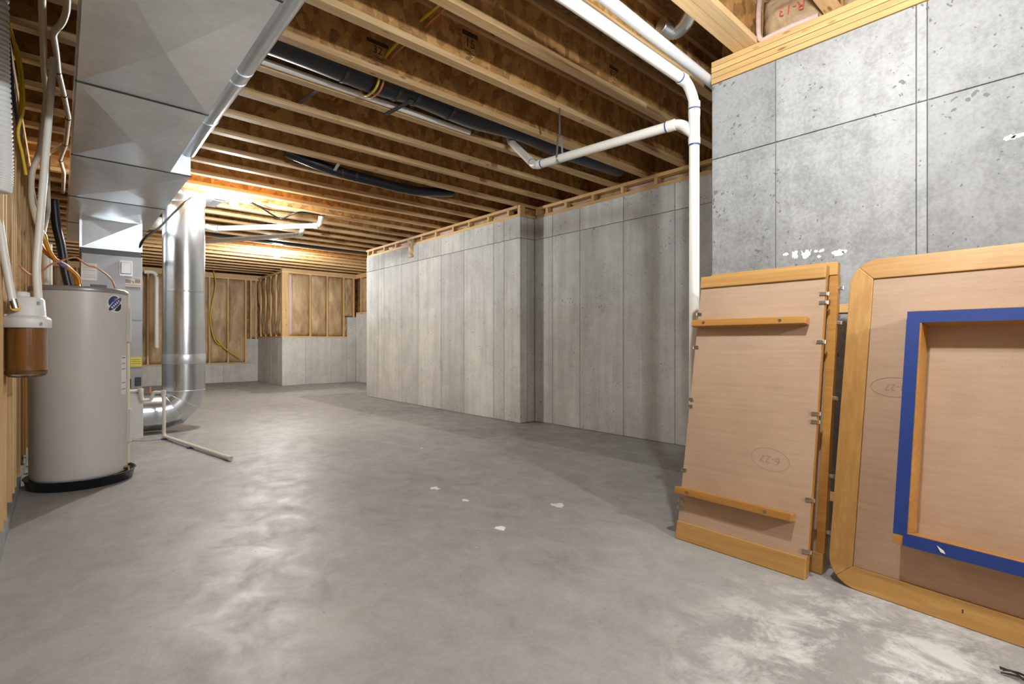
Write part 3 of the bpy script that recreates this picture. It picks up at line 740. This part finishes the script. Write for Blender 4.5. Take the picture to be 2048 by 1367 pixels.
c_ = cable('thermostat_cable', [at_y(38, 530, 4.35), at_y(50, 542, 4.35), at_y(62, 549, 4.38), at_y(78, 546, 4.40), at_y(105, 527, 4.45), at_y(140, 516, 4.5), at_y(153, 515, 4.52), at_y(175, 530, 4.55), at_y(192, 535, 4.57), at_y(212, 548, 4.60), at_y(225, 562, 4.62), at_y(231, 579, 4.64)], .0055, 'copper', 'thin orange cable looping over the water heater', 'cable')
jb = B(WX+.05, WX+.14, WY-.16, WY-.11, 1.385, 1.405).build('wire_plate', 'black', wh)

# ------------------------------------------------------------------ supply pipes on the left
def pipe(name, pts, r, mat, label, cat='pipe', rad=.06, seg=12, group=None):
    return tag(MB().tube(arc_path(pts, rad), r, seg).build(name, mat), label, cat, group)
pipe('water_pipe', [at_z(84, -30, 2.6), at_z(86, 60, 2.6), at_z(88, 140, 2.6), at_z(93, 190, 2.58), at_y(80, 300, 4.5), at_y(63, 345, 4.5), at_y(62, 400, 4.55), at_y(73, 445, 4.6), at_y(87, 471, 4.62)], .016, 'pex', 'cream pipe that runs under the joists then drops to the upper orange hose', rad=.05)
pipe('water_pipe', [at_z(136, -30, 2.62), at_z(134, 20, 2.62), at_z(124, 48, 2.6), at_z(106, 63, 2.58), at_z(112, 100, 2.6), at_z(116, 140, 2.6), at_z(128, 190, 2.6), at_z(137, 235, 2.6), at_z(131, 290, 2.6), at_z(120, 318, 2.6), at_z(128, 345, 2.6), at_z(126, 385, 2.6)], .015, 'pex', 'cream pipe snaking along the trunk duct under the joists', rad=.05)
pipe('water_pipe', [at_z(128, 287, 2.6), at_z(112, 298, 2.6), at_z(97, 306, 2.6), at_y(95, 340, 5.2), at_y(97, 420, 5.2), at_y(82, 488, 4.68)], .014, 'pex', 'short cream branch pipe dropping to the lower orange hose', rad=.05)
snake = [o for o in COL.objects if o.get('label', '').startswith('cream pipe snaking')][0]
for u, v in ((116, 143), (128, 190), (136, 236), (131, 288), (121, 320)):
    p = at_z(u, v, 2.6); MB().tube([p+Vector((0, -.004, 0)), p+Vector((0, .004, 0))], .0185, 10).build('cable_tie', 'black_rub', snake)
m_ = MB()
fb = thing('water_filter', (-.14, 3.6, .82), 'white-capped water filter with amber bowl on the stud wall', 'water filter')
FX, FY = -.128, 3.58
MB().lathe((FX, FY, 0), [(.072, .838), (.078, .846), (.080, .87), (.080, 1.075)], 28).build('bowl', 'amber', fb)
MB().lathe((FX, FY, 0), [(.060, .822), (.074, .826), (.0815, .84), (.0815, .855), (.078, .858)], 28).build('bowl_base', 'clear', fb)
MB().lathe((FX, FY, 0), [(.094, 1.072), (.097, 1.076), (.097, 1.116), (.086, 1.128), (.076, 1.133), (.070, 1.215), (.060, 1.228), (.01, 1.231)], 28).build('cap', 'white', fb, .003)
MB().lathe((FX-.015, FY, 0), [(.026, 1.228), (.030, 1.234), (.028, 1.252), (.012, 1.257)], 16).build('vent_button', 'white', fb)
B(FX+.055, FX+.062, FY-.092, FY-.089, 1.084, 1.10).build('print', 'grey_print', fb); 
B(FX+.042, FX+.052, FY-.064, FY-.059, 1.19, 1.205).build('print', 'grey_print', fb)
B(XL-.0, FX-.06, FY-.03, FY+.03, 1.10, 1.14).build('bracket', 'white', fb)
MB().tube([(FX-.035, FY-.07, 1.170), (FX-.035, FY-.11, 1.172)], .020, 14).build('inlet_fitting', 'brass', fb)
MB().tube([(FX-.035, FY-.10, 1.165), (FX-.045, FY-.10, 1.21)], .017, 12).build('inlet_fitting', 'nickel', fb)
ip = at_y(27, 602, FY-.10)
pipe('filter_pipe', [(FX-.045, FY-.10, 1.20), at_y(8, 510, FY-.08), at_y(-6, 420, FY-.06), at_y(-14, 330, FY-.04)], .017, 'pvc', 'white pipe leaning off the left edge above the filter inlet')
pipe('filter_pipe', [(FX+.045, FY+.02, 1.215), at_y(72, 540, FY+.05), at_y(104, 150, FY+.12), at_y(107, 118, FY+.14)], .0175, 'pvc', 'long straight white pipe rising from the filter to the joists')
# white corrugated hose at the left edge
P = bez([at_y(-8, -60, 3.30), at_y(-6, 60, 3.30), at_y(-4, 160, 3.30), at_y(1, 270, 3.30), at_y(2, 350, 3.30), at_y(-2, 385, 3.30)], 44)
R = [.038+.005*(i % 4 > 1) for i in range(len(P))]
for i in range(1, 14): R[-i] = .042*math.sqrt(1-((13.05-i)/13)**2)
P = [p+Vector((-.0, 0, 0)) for p in P]
tag(MB().tube(P, R, 16).build('corrugated_hose', 'white'), 'fat white corrugated hose hanging at the left edge of the picture', 'hose')
for i, (mt, lab, pts) in enumerate((
    ('yellow_cable', 'yellow electrical cable sagging along the left stud wall', [(8, -10), (20, 60), (38, 110), (46, 170), (46, 220), (36, 265), (45, 310), (52, 350)]),
    ('blue_cable', 'dark blue cable drooping beside the yellow one on the left wall', [(2, 20), (14, 60), (20, 110), (24, 160), (30, 215), (40, 270)]),
    ('yellow_cable', 'second yellow cable bunched with the dark blue one', [(4, -10), (12, 30), (26, 75), (36, 130), (42, 190), (40, 240)]))):
    cable('electric_cable', [at_y(u, v, 3.75+.05*i) for u, v in pts], .007, mt, lab, 'cable', 'cables on the left stud wall')
tag(MB().tube(bez([at_y(108, 400, 5.75), at_y(113, 450, 5.75), at_y(122, 490, 5.75), at_y(130, 540, 5.75), at_y(142, 600, 5.75), at_y(144, 700, 5.75), Vector((at_y(144, 700, 5.75).x, 5.75, 0))]), .033, 12).build('insulated_line', 'black'), 'black foam-wrapped refrigerant line behind the water heater', 'pipe')
tag(MB().tube([(at_y(97, 590, 5.4).x, 5.4, 0), at_y(95, 488, 5.4)], .03, 12).build('standpipe', 'pvc'), 'white standpipe rising behind the water heater', 'pipe')

# condensate drain
cd = thing('condensate_drain', (.80, 6.3, 0), 'thin white drain line running from the air handler across the floor', 'pipe')
q0 = Vector((.80, 6.28, .03)); q1 = Vector((1.068, 4.74, .022))
MB().tube(arc_path([(.52, AY-.05, .495), (.60, AY-.06, .50), (.62, 6.40, .50), (.63, 6.40, .40), (.70, 6.38, .40), (.72, 6.36, .48), (.80, 6.30, .48), (.80, 6.28, .27), q0, q0.lerp(q1, .5), q1], .022), .0165, 12).build('pipe_run', 'pvc', cd)
for p, d in (((.80, 6.30, .48), (0, 0, 1)), ((.62, 6.40, .50), (0, 0, 1)), (q0, (0, 0, 1))):
    MB().tube([Vector(p)-Vector(d)*.03, Vector(p)+Vector(d)*.022], .0215, 12).build('elbow_fitting', 'pvc', cd)
dq = (q1-q0).normalized(); MB().tube([q1-dq*.10, q1], .0205, 12).build('end_coupling', 'pvc', cd)
for t in (.02, .46):
    p = q0.lerp(q1, t); B(p.x-.035, p.x+.035, p.y-.03, p.y+.03, .0, .008).build('pipe_shim', 'blue_tape', cd, .002)
for x in (.60, .70): MB().tube([(x, AY-.05, .47), (x, AY-.05, .53)], .012, 8).build('valve_nipple', 'copper', cd)

# furnace side pipe on the far wall
tag(MB().tube(arc_path([at_y(288, 543, 13.6), at_y(312, 543, 13.6), at_y(313, 560, 13.6), at_y(313, 695, 13.6)], .12), .045, 10).build('wall_pipe', 'pvc'), 'white pipe bending down the far insulated wall left of the round duct', 'pipe')
for lab, pts in (('tan cable looping down the far studs right of the round duct', [(427, 540), (431, 560), (430, 580), (422, 620), (422, 650), (430, 680), (440, 690)]),
                 ('second tan cable falling across the far batts to the curb', [(432, 676), (445, 692), (462, 705), (480, 715)])):
    cable('electric_cable', [at_y(u, v, YF-.06) for u, v in pts], .014, 'yellow_cable', lab, 'cable')
# wiring near the bulb
cable('power_cable', [(.61, AY+.05, 1.93), at_y(288, 478, 6.45), at_y(318, 455, 6.45), at_y(348, 425, 6.45), at_y(372, 403, 6.42), at_z(395, 394, 2.66), at_z(440, 402, 2.66), at_z(470, 405, 2.66)], .012, 'black_rub', 'black cable climbing from the air handler past the round duct', 'cable')
cable('power_cable', [at_z(500, 405, 2.66), at_z(522, 415, 2.64), at_z(546, 430, 2.60), at_z(563, 437, 2.58), at_z(585, 428, 2.6), at_z(605, 424, 2.64), at_z(640, 430, 2.66)], .010, 'black_rub', 'sagging black cable under the joists right of the bulb', 'cable')
cable('power_cable', [at_z(503, 404, 2.66), at_z(535, 418, 2.66), at_z(580, 424, 2.665), at_z(650, 431, 2.67)], .008, 'black_rub', 'taut dark cable above the sagging one right of the bulb', 'cable')
def pvc_run(pts, r, lab, rad, fit=(), bands=()):
    t = thing('drain_pipe', Vector(pts[0]), lab, 'pipe')
    P = [Vector(p) for p in pts]; MB().tube(arc_path(P, rad), r, 16).build('pipe_run', 'pvc', t)
    for i, s_ in fit:
        d = (P[i+s_]-P[i]).normalized(); a = P[i]+d*rad*.85
        MB().tube([a-d*r*.9, a+d*r*.9], r*1.13, 16).build('coupling', 'pvc', t)
        MB().tube([a+d*r*.9, a+d*(r*.9+.007)], r*1.04, 16).build('primer_ring', 'blue_glue', t)
    return t
e1 = at_z(640, 451, 2.55); e2 = at_z(603, 469, 2.55)
pvc_run([at_z(412, 452, 2.56), at_z(424, 457, 2.53), e1, e1+Vector((.02, 0, .14))], .036, 'upper of two white pipes hung under the joists right of the round duct', .07, ((1, 1), (2, -1)))
pvc_run([at_z(400, 483, 2.53), e2, e2+Vector((.02, 0, .14))], .036, 'lower of two white pipes hung under the joists right of the round duct', .07, ((1, -1),))

# ------------------------------------------------------------------ drain stack on the right
SX, SY, SR = 2.805, 1.515, .030
s1 = Vector((SX, SY, 0)); s2 = Vector((SX, SY, 2.50))
stk = thing('drain_stack', (SX, SY, 0), 'white plastic drain stack standing at the corner of the pale wall', 'pipe')
top_pts = [Vector((SX, SY, 0)), Vector((SX, SY, 2.43)), Vector((SX-.075, SY+.004, 2.515)), at_z(1136, 0, 2.60), at_z(1136, 0, 2.60)+Vector((-1.6, .05, .03))]
MB().tube(arc_path(top_pts, .045), SR, 18).build('main_pipe', 'pvc', stk)
br0 = Vector((SX, SY+.01, 2.24)); br1 = Vector((SX-.002, SY+.075, 2.325)); br3 = Vector((2.665, 2.72, 2.325)); br4 = Vector((2.50, 2.80, 2.44)); br5 = Vector((2.37, 2.86, 2.56))
brp = [br0, br1, br3, br5+Vector((0, .1, .12))]
MB().tube(arc_path([br0, br1+Vector((-.0, .01, .0)), br3, at_y(1019, 281, 3.285), at_y(1019, 281, 3.285)+Vector((0, 0, .12))], .05), SR, 18).build('branch_pipe', 'pvc', stk)
def coup(p, d, L=.05, k=1.14, par=stk):
    p, d = Vector(p), Vector(d).normalized(); MB().tube([p-d*L/2, p+d*L/2], SR*k, 18).build('coupling', 'pvc', par)
def rng(p, d, par=stk):
    p, d = Vector(p), Vector(d).normalized(); MB().tube([p-d*.004, p+d*.004], SR*1.05, 18).build('primer_ring', 'blue_glue', par)
coup((SX, SY, 2.19), (0, 0, 1), .04); rng((SX, SY, 2.165), (0, 0, 1)); coup((SX, SY, 2.355), (0, 0, 1), .04); rng((SX, SY, 2.38), (0, 0, 1)); coup((SX, SY, 2.405), (0, 0, 1), .035)
MB().tube([(SX, SY, 2.17), (SX, SY, 2.37)], SR*1.08, 18).build('wye_fitting', 'pvc', stk)
dd = (top_pts[3]-top_pts[2]); coup(top_pts[2]+dd.normalized()*.05, dd, .04); rng(top_pts[2]+dd.normalized()*.075, dd)
db = br3-br1; coup(br1+db.normalized()*.07, db, .05); rng(br1+db.normalized()*.10, db)
rng(br3-db.normalized()*.065, db); coup(br3-db.normalized()*.04, db, .03, 1.08)
e_ = at_y(1019, 281, 3.285)-br3; rng(br3+e_.normalized()*.075, e_)
hp = br1.lerp(br3, .80)
hs = thing('pipe_hanger', hp, 'perforated metal strap holding the white branch pipe', 'strap')
hm = MB(); loop = [hp+Vector((SR*1.1*math.sin(a), .0, -SR*1.1*math.cos(a))) for a in [math.radians(x) for x in range(-110, 111, 22)]]
hm2 = [loop[0]+Vector((.015, 0, .16))]+loop+[loop[-1]+Vector((-.015, 0, .16))]
for p, q in zip(hm2[:-1], hm2[1:]): hm.bar(p, q, .018, .0015, Vector((p-q)).cross(Vector((0, 1, 0))))
hm.build('strap', 'galv_dull', hs); MB().bar(hp+Vector((0, 0, .18)), Vector((hp.x, hp.y, JB)), .016, .002, (0, 1, 0)).build('hanger_tail', 'galv_dull', hs)
tag(MB().tube([(1.0, 1.47, 2.64), (3.3, 1.515, 2.60)], .029, 16).build('vent_line', 'pvc_grey'), 'grey pipe tucked in the joist bay above the white drain pipe', 'pipe')
# flex ducts in the bays
def flex(path, r, mat, lab, ripple=0, straps=()):
    P = bez(path, 14); R = [r+(ripple*(i % 2)) for i in range(len(P))]
    t = thing('flex_duct', P[0], lab, 'duct'); MB().tube(P, R, 18).build('sleeve', mat, t)
    for f_ in straps:
        p = P[int(f_*(len(P)-1))]; MB().tube([p+Vector((-.012, 0, 0)), p+Vector((.012, 0, 0))], r*1.04, 16).build('tie_band', 'dark_strap', t)
    return t
yb = (JY[1]+JY[2])/2-.02
flex([(.62, yb, 2.80), (1.1, yb, 2.80), (1.6, yb+.01, 2.79), (1.9, yb-.01, 2.80), (2.4, yb+.01, 2.79), (2.9, yb-.01, 2.815), (3.5, yb, 2.80), (4.3, yb, 2.82)], .115, 'black', 'long black insulated flex duct lying in a joist bay', 0, (.22, .35, .42, .52))
tag(MB().tube([(.62, JY[2]-.058, 2.715), (2.5, JY[2]-.058, 2.715)], .022, 10).build('line_pipe', 'pvc'), 'pale pipe running along the lower side of the black flex duct', 'pipe')
tag(MB().tube([(.85, JY[2]+.055, 2.72), (2.6, JY[2]+.05, 2.72)], .014, 10).build('line_pipe', 'pvc_grey'), 'thin grey pipe clipped behind the joist next to the black duct', 'pipe')
ya = (JY[5]+JY[6])/2
for lab, pts in (('dark hanger strap crossing the joist beside the black flex duct', [(at_y(822, 165, yb)), at_z(790, 195, 2.69)]), ('second dark strap across the joist farther left', [at_z(690, 175, 2.72), at_z(672, 195, 2.70)])):
    p, q = pts
    tag(MB().bar((1.83, yb-.05, 2.685), (1.80, JY[2]+.05, 2.684), .035, .004).build('hanger_strap', 'dark_strap') if 'second' not in lab else MB().bar((1.30, JY[2]+.02, 2.70), (1.29, JY[3]-.03, 2.73), .03, .004).build('hanger_strap', 'dark_strap'), lab, 'strap')
flex([(1.55, ya+.02, 2.76), (1.85, ya, 2.70), (2.05, ya, 2.675), (2.4, ya, 2.665), (2.75, ya, 2.655), (3.0, ya, 2.67), (3.4, ya, 2.74)], [.05, .055][0], 'black', 'thin sagging dark duct under the joists in mid-ceiling', 0, (.35, .42))
tag(MB().bar((1.98, ya-.16, 2.70), (1.99, ya-.02, 2.655), .03, .003).build('hanger_strap', 'galv_dull'), 'shiny foil strap holding the thin sagging duct', 'strap')
ybk = (JY[15]+JY[16])/2
flex([(1.2, ybk, 2.74), (2.4, ybk, 2.725), (3.4, ybk, 2.725), (4.6, ybk, 2.74)], .05, 'black', 'black duct crossing the far joists above the far bulb')
ysf = (JY[-4]+1.24)/2+.05
flex([at_z(1322, 50, 2.84), at_z(1345, 62, 2.83), at_z(1368, 48, 2.84), at_z(1388, 14, 2.88)], .043, 'galv', 'ribbed silver flex duct in the joist bay at the top right', .006)
tag(MB().tube(bez([(.55, 7.7, 2.52), (.9, 7.75, 2.50), (1.3, 7.8, 2.50)], 8), [.075+.006*(i % 2) for i in range(17)], 14).build('insulated_sleeve', 'white'), 'white wrapped duct seen between plenum and round duct', 'duct')
# cables through the joist webs
cable('electric_cable', [(1.55, y, z) for y, z in ((1.75, 2.85), (2.1, 2.84), (2.5, 2.85), (2.90, 2.83), (2.99, 2.77), (3.06, 2.68), (3.15, 2.662), (3.24, 2.68), (3.33, 2.77), (3.42, 2.83), (3.8, 2.85), (4.2, 2.84), (4.6, 2.85), (5.1, 2.84), (5.6, 2.85))], .0085, 'yellow_cable', 'yellow cable threaded through the joist webs', 'cable', 'cables through the joist webs')
cable('electric_cable', [(1.58, y, z) for y, z in ((1.75, 2.83), (2.1, 2.845), (2.5, 2.83), (2.90, 2.82), (2.99, 2.76), (3.06, 2.675), (3.15, 2.658), (3.24, 2.675), (3.33, 2.76), (3.42, 2.82), (3.8, 2.83), (4.2, 2.84))], .007, 'rust_cable', 'orange-brown cable beside the yellow one through the joist webs', 'cable', 'cables through the joist webs')

# ------------------------------------------------------------------ leaning table leaves and table top
def frame(o, along, lean):
    """o: bottom corner; along: unit vector of the bottom edge; returns p(s, t, n): s along, t up the slope, n out towards the room"""
    o = Vector(o); a = Vector((*along, 0)).normalized()
    bk = Vector((0, 0, 1)).cross(a); bk = bk if bk.x > 0 else -bk
    u = (Vector((0, 0, 1))+bk*lean).normalized(); n = (Vector((0, 0, 0))-bk+Vector((0, 0, lean))).normalized()
    return lambda s, t, d=0: o+a*s+u*t+n*d
def slab(p, s0, s1, t0, t1, d0, d1):
    v = [p(s, t, d) for s in (s0, s1) for t in (t0, t1) for d in (d0, d1)]
    return MB().add(v, [(0, 1, 3, 2), (4, 6, 7, 5), (0, 4, 5, 1), (2, 3, 7, 6), (0, 2, 6, 4), (1, 5, 7, 3)])
def leaf(o, along, lean, W, H, lab, clips=True, cleats=True):
    p = frame(o, along, lean); t = thing('table_leaf', o, lab, 'table leaf', 'wooden table leaves leaning by the pale wall')
    slab(p, .0, W, .0, H, -.034, -.012).build('core', 'oak_d', t)
    slab(p, .001, W-.001, .088, H-.062, -.012, -.004).build('back_sheet', 'ply', t)
    slab(p, 0, W, 0, .088, -.012, .008).build('end_rail', 'oak_y', t, .003); slab(p, 0, W, H-.062, H, -.012, .006).build('end_rail', 'oak_y', t, .003)
    if cleats:
        for c0, lo, hi in ((1.095, -.008, W-.055), (.225, -.008, W-.055)):
            cl = slab(p, lo, hi, c0, c0+.034, -.004, .046).build('cleat', 'oak_d', t, .003)
            for s_ in (lo+.07, hi-.11):
                q = p(s_, c0+.017, .046); nn = (p(0, 0, 1)-p(0, 0, 0)); MB().tube([q-nn*.001, q+nn*.002], .0075, 10).build('screw', 'nickel', cl)
    return p, t
def clip(p, t, s, tt, d, out):
    g = slab(p, s-.018 if out > 0 else s-.012, s+.012 if out > 0 else s+.018, tt-.008, tt+.008, d, d+.008)
    v = p(s+out*.012, tt, d-.006); g.tube([v-(p(0, .008)-p(0, 0)), v+(p(0, .008)-p(0, 0))], .008, 8); g.build('clip', 'nickel', t, .002)
LW, LH = .605, 1.375
pA, tA = leaf((2.346, 1.367, 0), (-.012, -.60), .19, LW, LH, 'front table leaf with two cleats, pencil oval and metal edge clips')
for z in (1.24, 1.20, 1.02, .70, .665, .33, .115): clip(pA, tA, LW-.004, z, -.006, 1)
for z in (1.17, .99, .71, .675, .345, .19, .15): clip(pA, tA, .004, z, -.006, -1)
def oval(p, par, s, t, a, b_, d, rot=0, w_=.0016):
    pts = []
    for k in range(37):
        th = 2*math.pi*k/36; x, y = a*math.cos(th), b_*math.sin(th); pts.append(p(s+x*math.cos(rot)-y*math.sin(rot), t+x*math.sin(rot)+y*math.cos(rot), d))
    g = MB()
    g.tube(pts, w_/2, 5, False); return g.build('pencil_mark', 'pen', par)
oval(pA, tA, .425, .47, .085, .05, -.0038, -.12)
letters('6-27', .05, pA(.425, .47, -.0036), pA(-1, .12)-pA(0, 0), pA(-.12, -1)-pA(0, 0), 'pen', tA, 'pencil_note', .0002)
pB, tB = leaf((2.455, 1.335, 0), (-.012, -.60), .145, LW, LH+.005, 'rear table leaf half hidden behind the front one', True, False)
slab(pB, LW-.03, LW+.004, .088, LH-.06, -.036, .004).build('side_rail', 'oak_d', tB, .002)
for z in (1.26, 1.10, .76, .42, .18): clip(pB, tB, LW+.006, z, -.015, 1)
for z in (1.15, .31): slab(pB, LW-.05, LW+.04, z, z+.04, -.075, -.035).build('cleat', 'lum_y', tB, .002)

bo = (2.405, .700, 0); pT = frame(bo, (-.09, -.996), .19)
tt_ = thing('leaning_table', bo, 'large upturned table top with rounded oak border and blue-taped frame', 'table top')
TW, THt, CRn, BW = 1.30, 1.385, .11, .088
def rrect(s0, s1, t0, t1, r, n=8):
    out = []
    for cx, cy, a0 in ((s0+r, t0+r, 180), (s1-r, t0+r, 270), (s1-r, t1-r, 0), (s0+r, t1-r, 90)):
        for k in range(n+1):
            a = math.radians(a0+90*k/n); out.append((cx+r*math.cos(a), cy+r*math.sin(a)))
    return out
def shape(p, pts, d0, d1): 
    P0 = [p(s, t, d0) for s, t in pts]; return MB().prism(P0, p(0, 0, d1)-p(0, 0, d0))
shape(pT, rrect(.001, TW-.001, .001, THt-.001, CRn), -.034, -.012).build('core', 'oak_d', tt_)
# four mitred border boards, outer corners rounded
def corner(cx, cy, r, a0, a1, n=6): return [(cx+r*math.cos(math.radians(a0+(a1-a0)*k/n)), cy+r*math.sin(math.radians(a0+(a1-a0)*k/n))) for k in range(n+1)]
c_ = CRn
bd = {'bottom': corner(c_, c_, c_, 225, 270)+corner(TW-c_, c_, c_, 270, 315)+[(TW-BW, BW), (BW, BW)],
      'right': corner(TW-c_, c_, c_, 315, 360)+corner(TW-c_, THt-c_, c_, 0, 45)+[(TW-BW, THt-BW), (TW-BW, BW)],
      'top': corner(TW-c_, THt-c_, c_, 45, 90)+corner(c_, THt-c_, c_, 90, 135)+[(BW, THt-BW), (TW-BW, THt-BW)],
      'left': corner(c_, THt-c_, c_, 135, 180)+corner(c_, c_, c_, 180, 225)+[(BW, BW), (BW, THt-BW)]}
for k_, pts in bd.items(): shape(pT, pts, -.012, .006).build('border_board', 'oak_y' if k_ in ('top', 'bottom') else 'oak_z', tt_, .003)
slab(pT, BW+.001, TW-BW-.001, BW+.001, THt-BW-.001, -.012, -.002).build('back_sheet', 'ply', tt_)
# apron frame, four rails, tape on their edges
a0s, a1s, a0t, a1t, rw, rdp = .240, TW-.240, .232, 1.128, .048, .085
oo = .10
for nm, (s0, s1, t0, t1) in (('b', (a0s, a1s, a0t, a0t+rw)), ('t', (a0s, a1s, a1t-rw, a1t)), ('l', (a0s, a0s+rw, a0t+rw, a1t-rw)), ('r', (a1s-rw, a1s, a0t+rw, a1t-rw))):
    rl = slab(pT, s0, s1, t0, t1, -.002, rdp).build('apron_rail', 'oak_d', tt_, .002)
    if nm in 'bt': slab(pT, s0+(.03 if nm == 'b' else 0), s1, t0-.001, t1-.004, rdp, rdp+.0012).build('blue_tape', 'blue_tape', rl)
    else: slab(pT, s0-.001, s1-.006, t0-.012, t1+.012, rdp, rdp+.0014).build('blue_tape', 'blue_tape', rl)
MB().prism([pT(a0s+.13, a0t+.03, rdp+.002), pT(a0s+.15, a0t+.018, rdp+.002), pT(a0s+.155, a0t+.008, rdp+.002), pT(a0s+.142, a0t+.010, rdp+.002)], pT(0, 0, .001)-pT(0, 0, 0)).build('tear', 'paper', tt_)
oval(pT, tt_, .19, .83, .085, .04, -.0016); letters('3-27', .04, pT(.19, .83, -.0016), pT(-1, 0)-pT(0, 0), pT(0, -1)-pT(0, 0), 'pen', tt_, 'pencil_note', .0002)
slab(pT, .43, .434, .045, .058, .006, .0066).build('plug_mark', 'ink', tt_)

# paint smears on the near wall
def blob(y, z, w_, h_, seed, par=w1, x=XN, name='paint_smear'):
    rnd = random.Random(seed); pts = []
    for k in range(18):
        a = 2*math.pi*k/18; r_ = rnd.uniform(.55, 1.1); pts.append((x-.0012, y+w_/2*math.cos(a)*r_, z+h_/2*math.sin(a)*r_))
    return MB().prism(pts, (.0011, 0, 0)).build(name, 'smear', par)
for i, (u, v, w_, h_) in enumerate(((1572, 508, .03, .02), (1591, 509, .03, .055), (1613, 508, .045, .05), (1632, 502, .022, .018), (1643, 501, .03, .02), (1638, 513, .02, .018), (1676, 505, .06, .04), (1690, 502, .03, .02))):
    p = at_x(u, v, XN); blob(p.y, p.z, w_, h_, i)
for i, (u, v, w_, h_) in enumerate(((2020, 275, .05, .025), (2040, 270, .06, .018))): p = at_x(u, v, XN); blob(p.y, p.z, w_, h_, 50+i)
letters('K W', .05, (XN-.0012, at_x(1603, 508, XN).y, at_x(1603, 508, XN).z), (0, -1, 0), (0, 0, 1), 'smear', w1, 'paint_lettering')
# crumbs of plaster and chips on the floor
def chip(u, v, w_, mat, i, lab):
    p = at_z(u, v, 0); rnd = random.Random(i); pts = []
    for k in range(14):
        a = 2*math.pi*k/14; r_ = w_*rnd.uniform(.45, 1); pts.append((p.x+r_*math.cos(a)*.75, p.y+r_*math.sin(a), 0.0003))
    tag(MB().prism(pts, (0, 0, .0016)).build('floor_crumb', mat), lab, 'debris', 'crumbs on the slab')
for i, (u, v, w_, mt, lab) in enumerate(((1000, 1056, .045, 'smear', 'largest white plaster splash on the floor, left of the front leaf'), (870, 976, .05, 'smear', 'white plaster splash farthest back on the slab'), (1116, 1010, .06, 'white', 'round pale plaster spot nearest the front leaf'), (930, 1000, .035, 'smear', 'small white plaster splash between the larger ones'), (957, 1064, .012, 'lum_x', 'tan wood chip left of the largest plaster splash'), (952, 1095, .012, 'lum_x', 'lone tan wood chip on the bare slab'), (843, 896, .02, 'smear', 'tiny white fleck in mid floor'))): chip(u, v, w_, mt, i, lab)
kp = at_z(2030, 1353, .004)
cg = MB(); 
for i in range(5):
    rnd = random.Random(i+3); cg.tube(bez([kp+Vector((rnd.uniform(-.02, .02)-.0, -.03*k+rnd.uniform(-.006, .006)+.03, .003+.003*(k % 2)+.002*i)) for k in range(5)], 5), .0022, 6)
tag(cg.build('wire_tangle', 'black_rub'), 'small tangle of dark wire on the floor at the bottom right', 'wire')
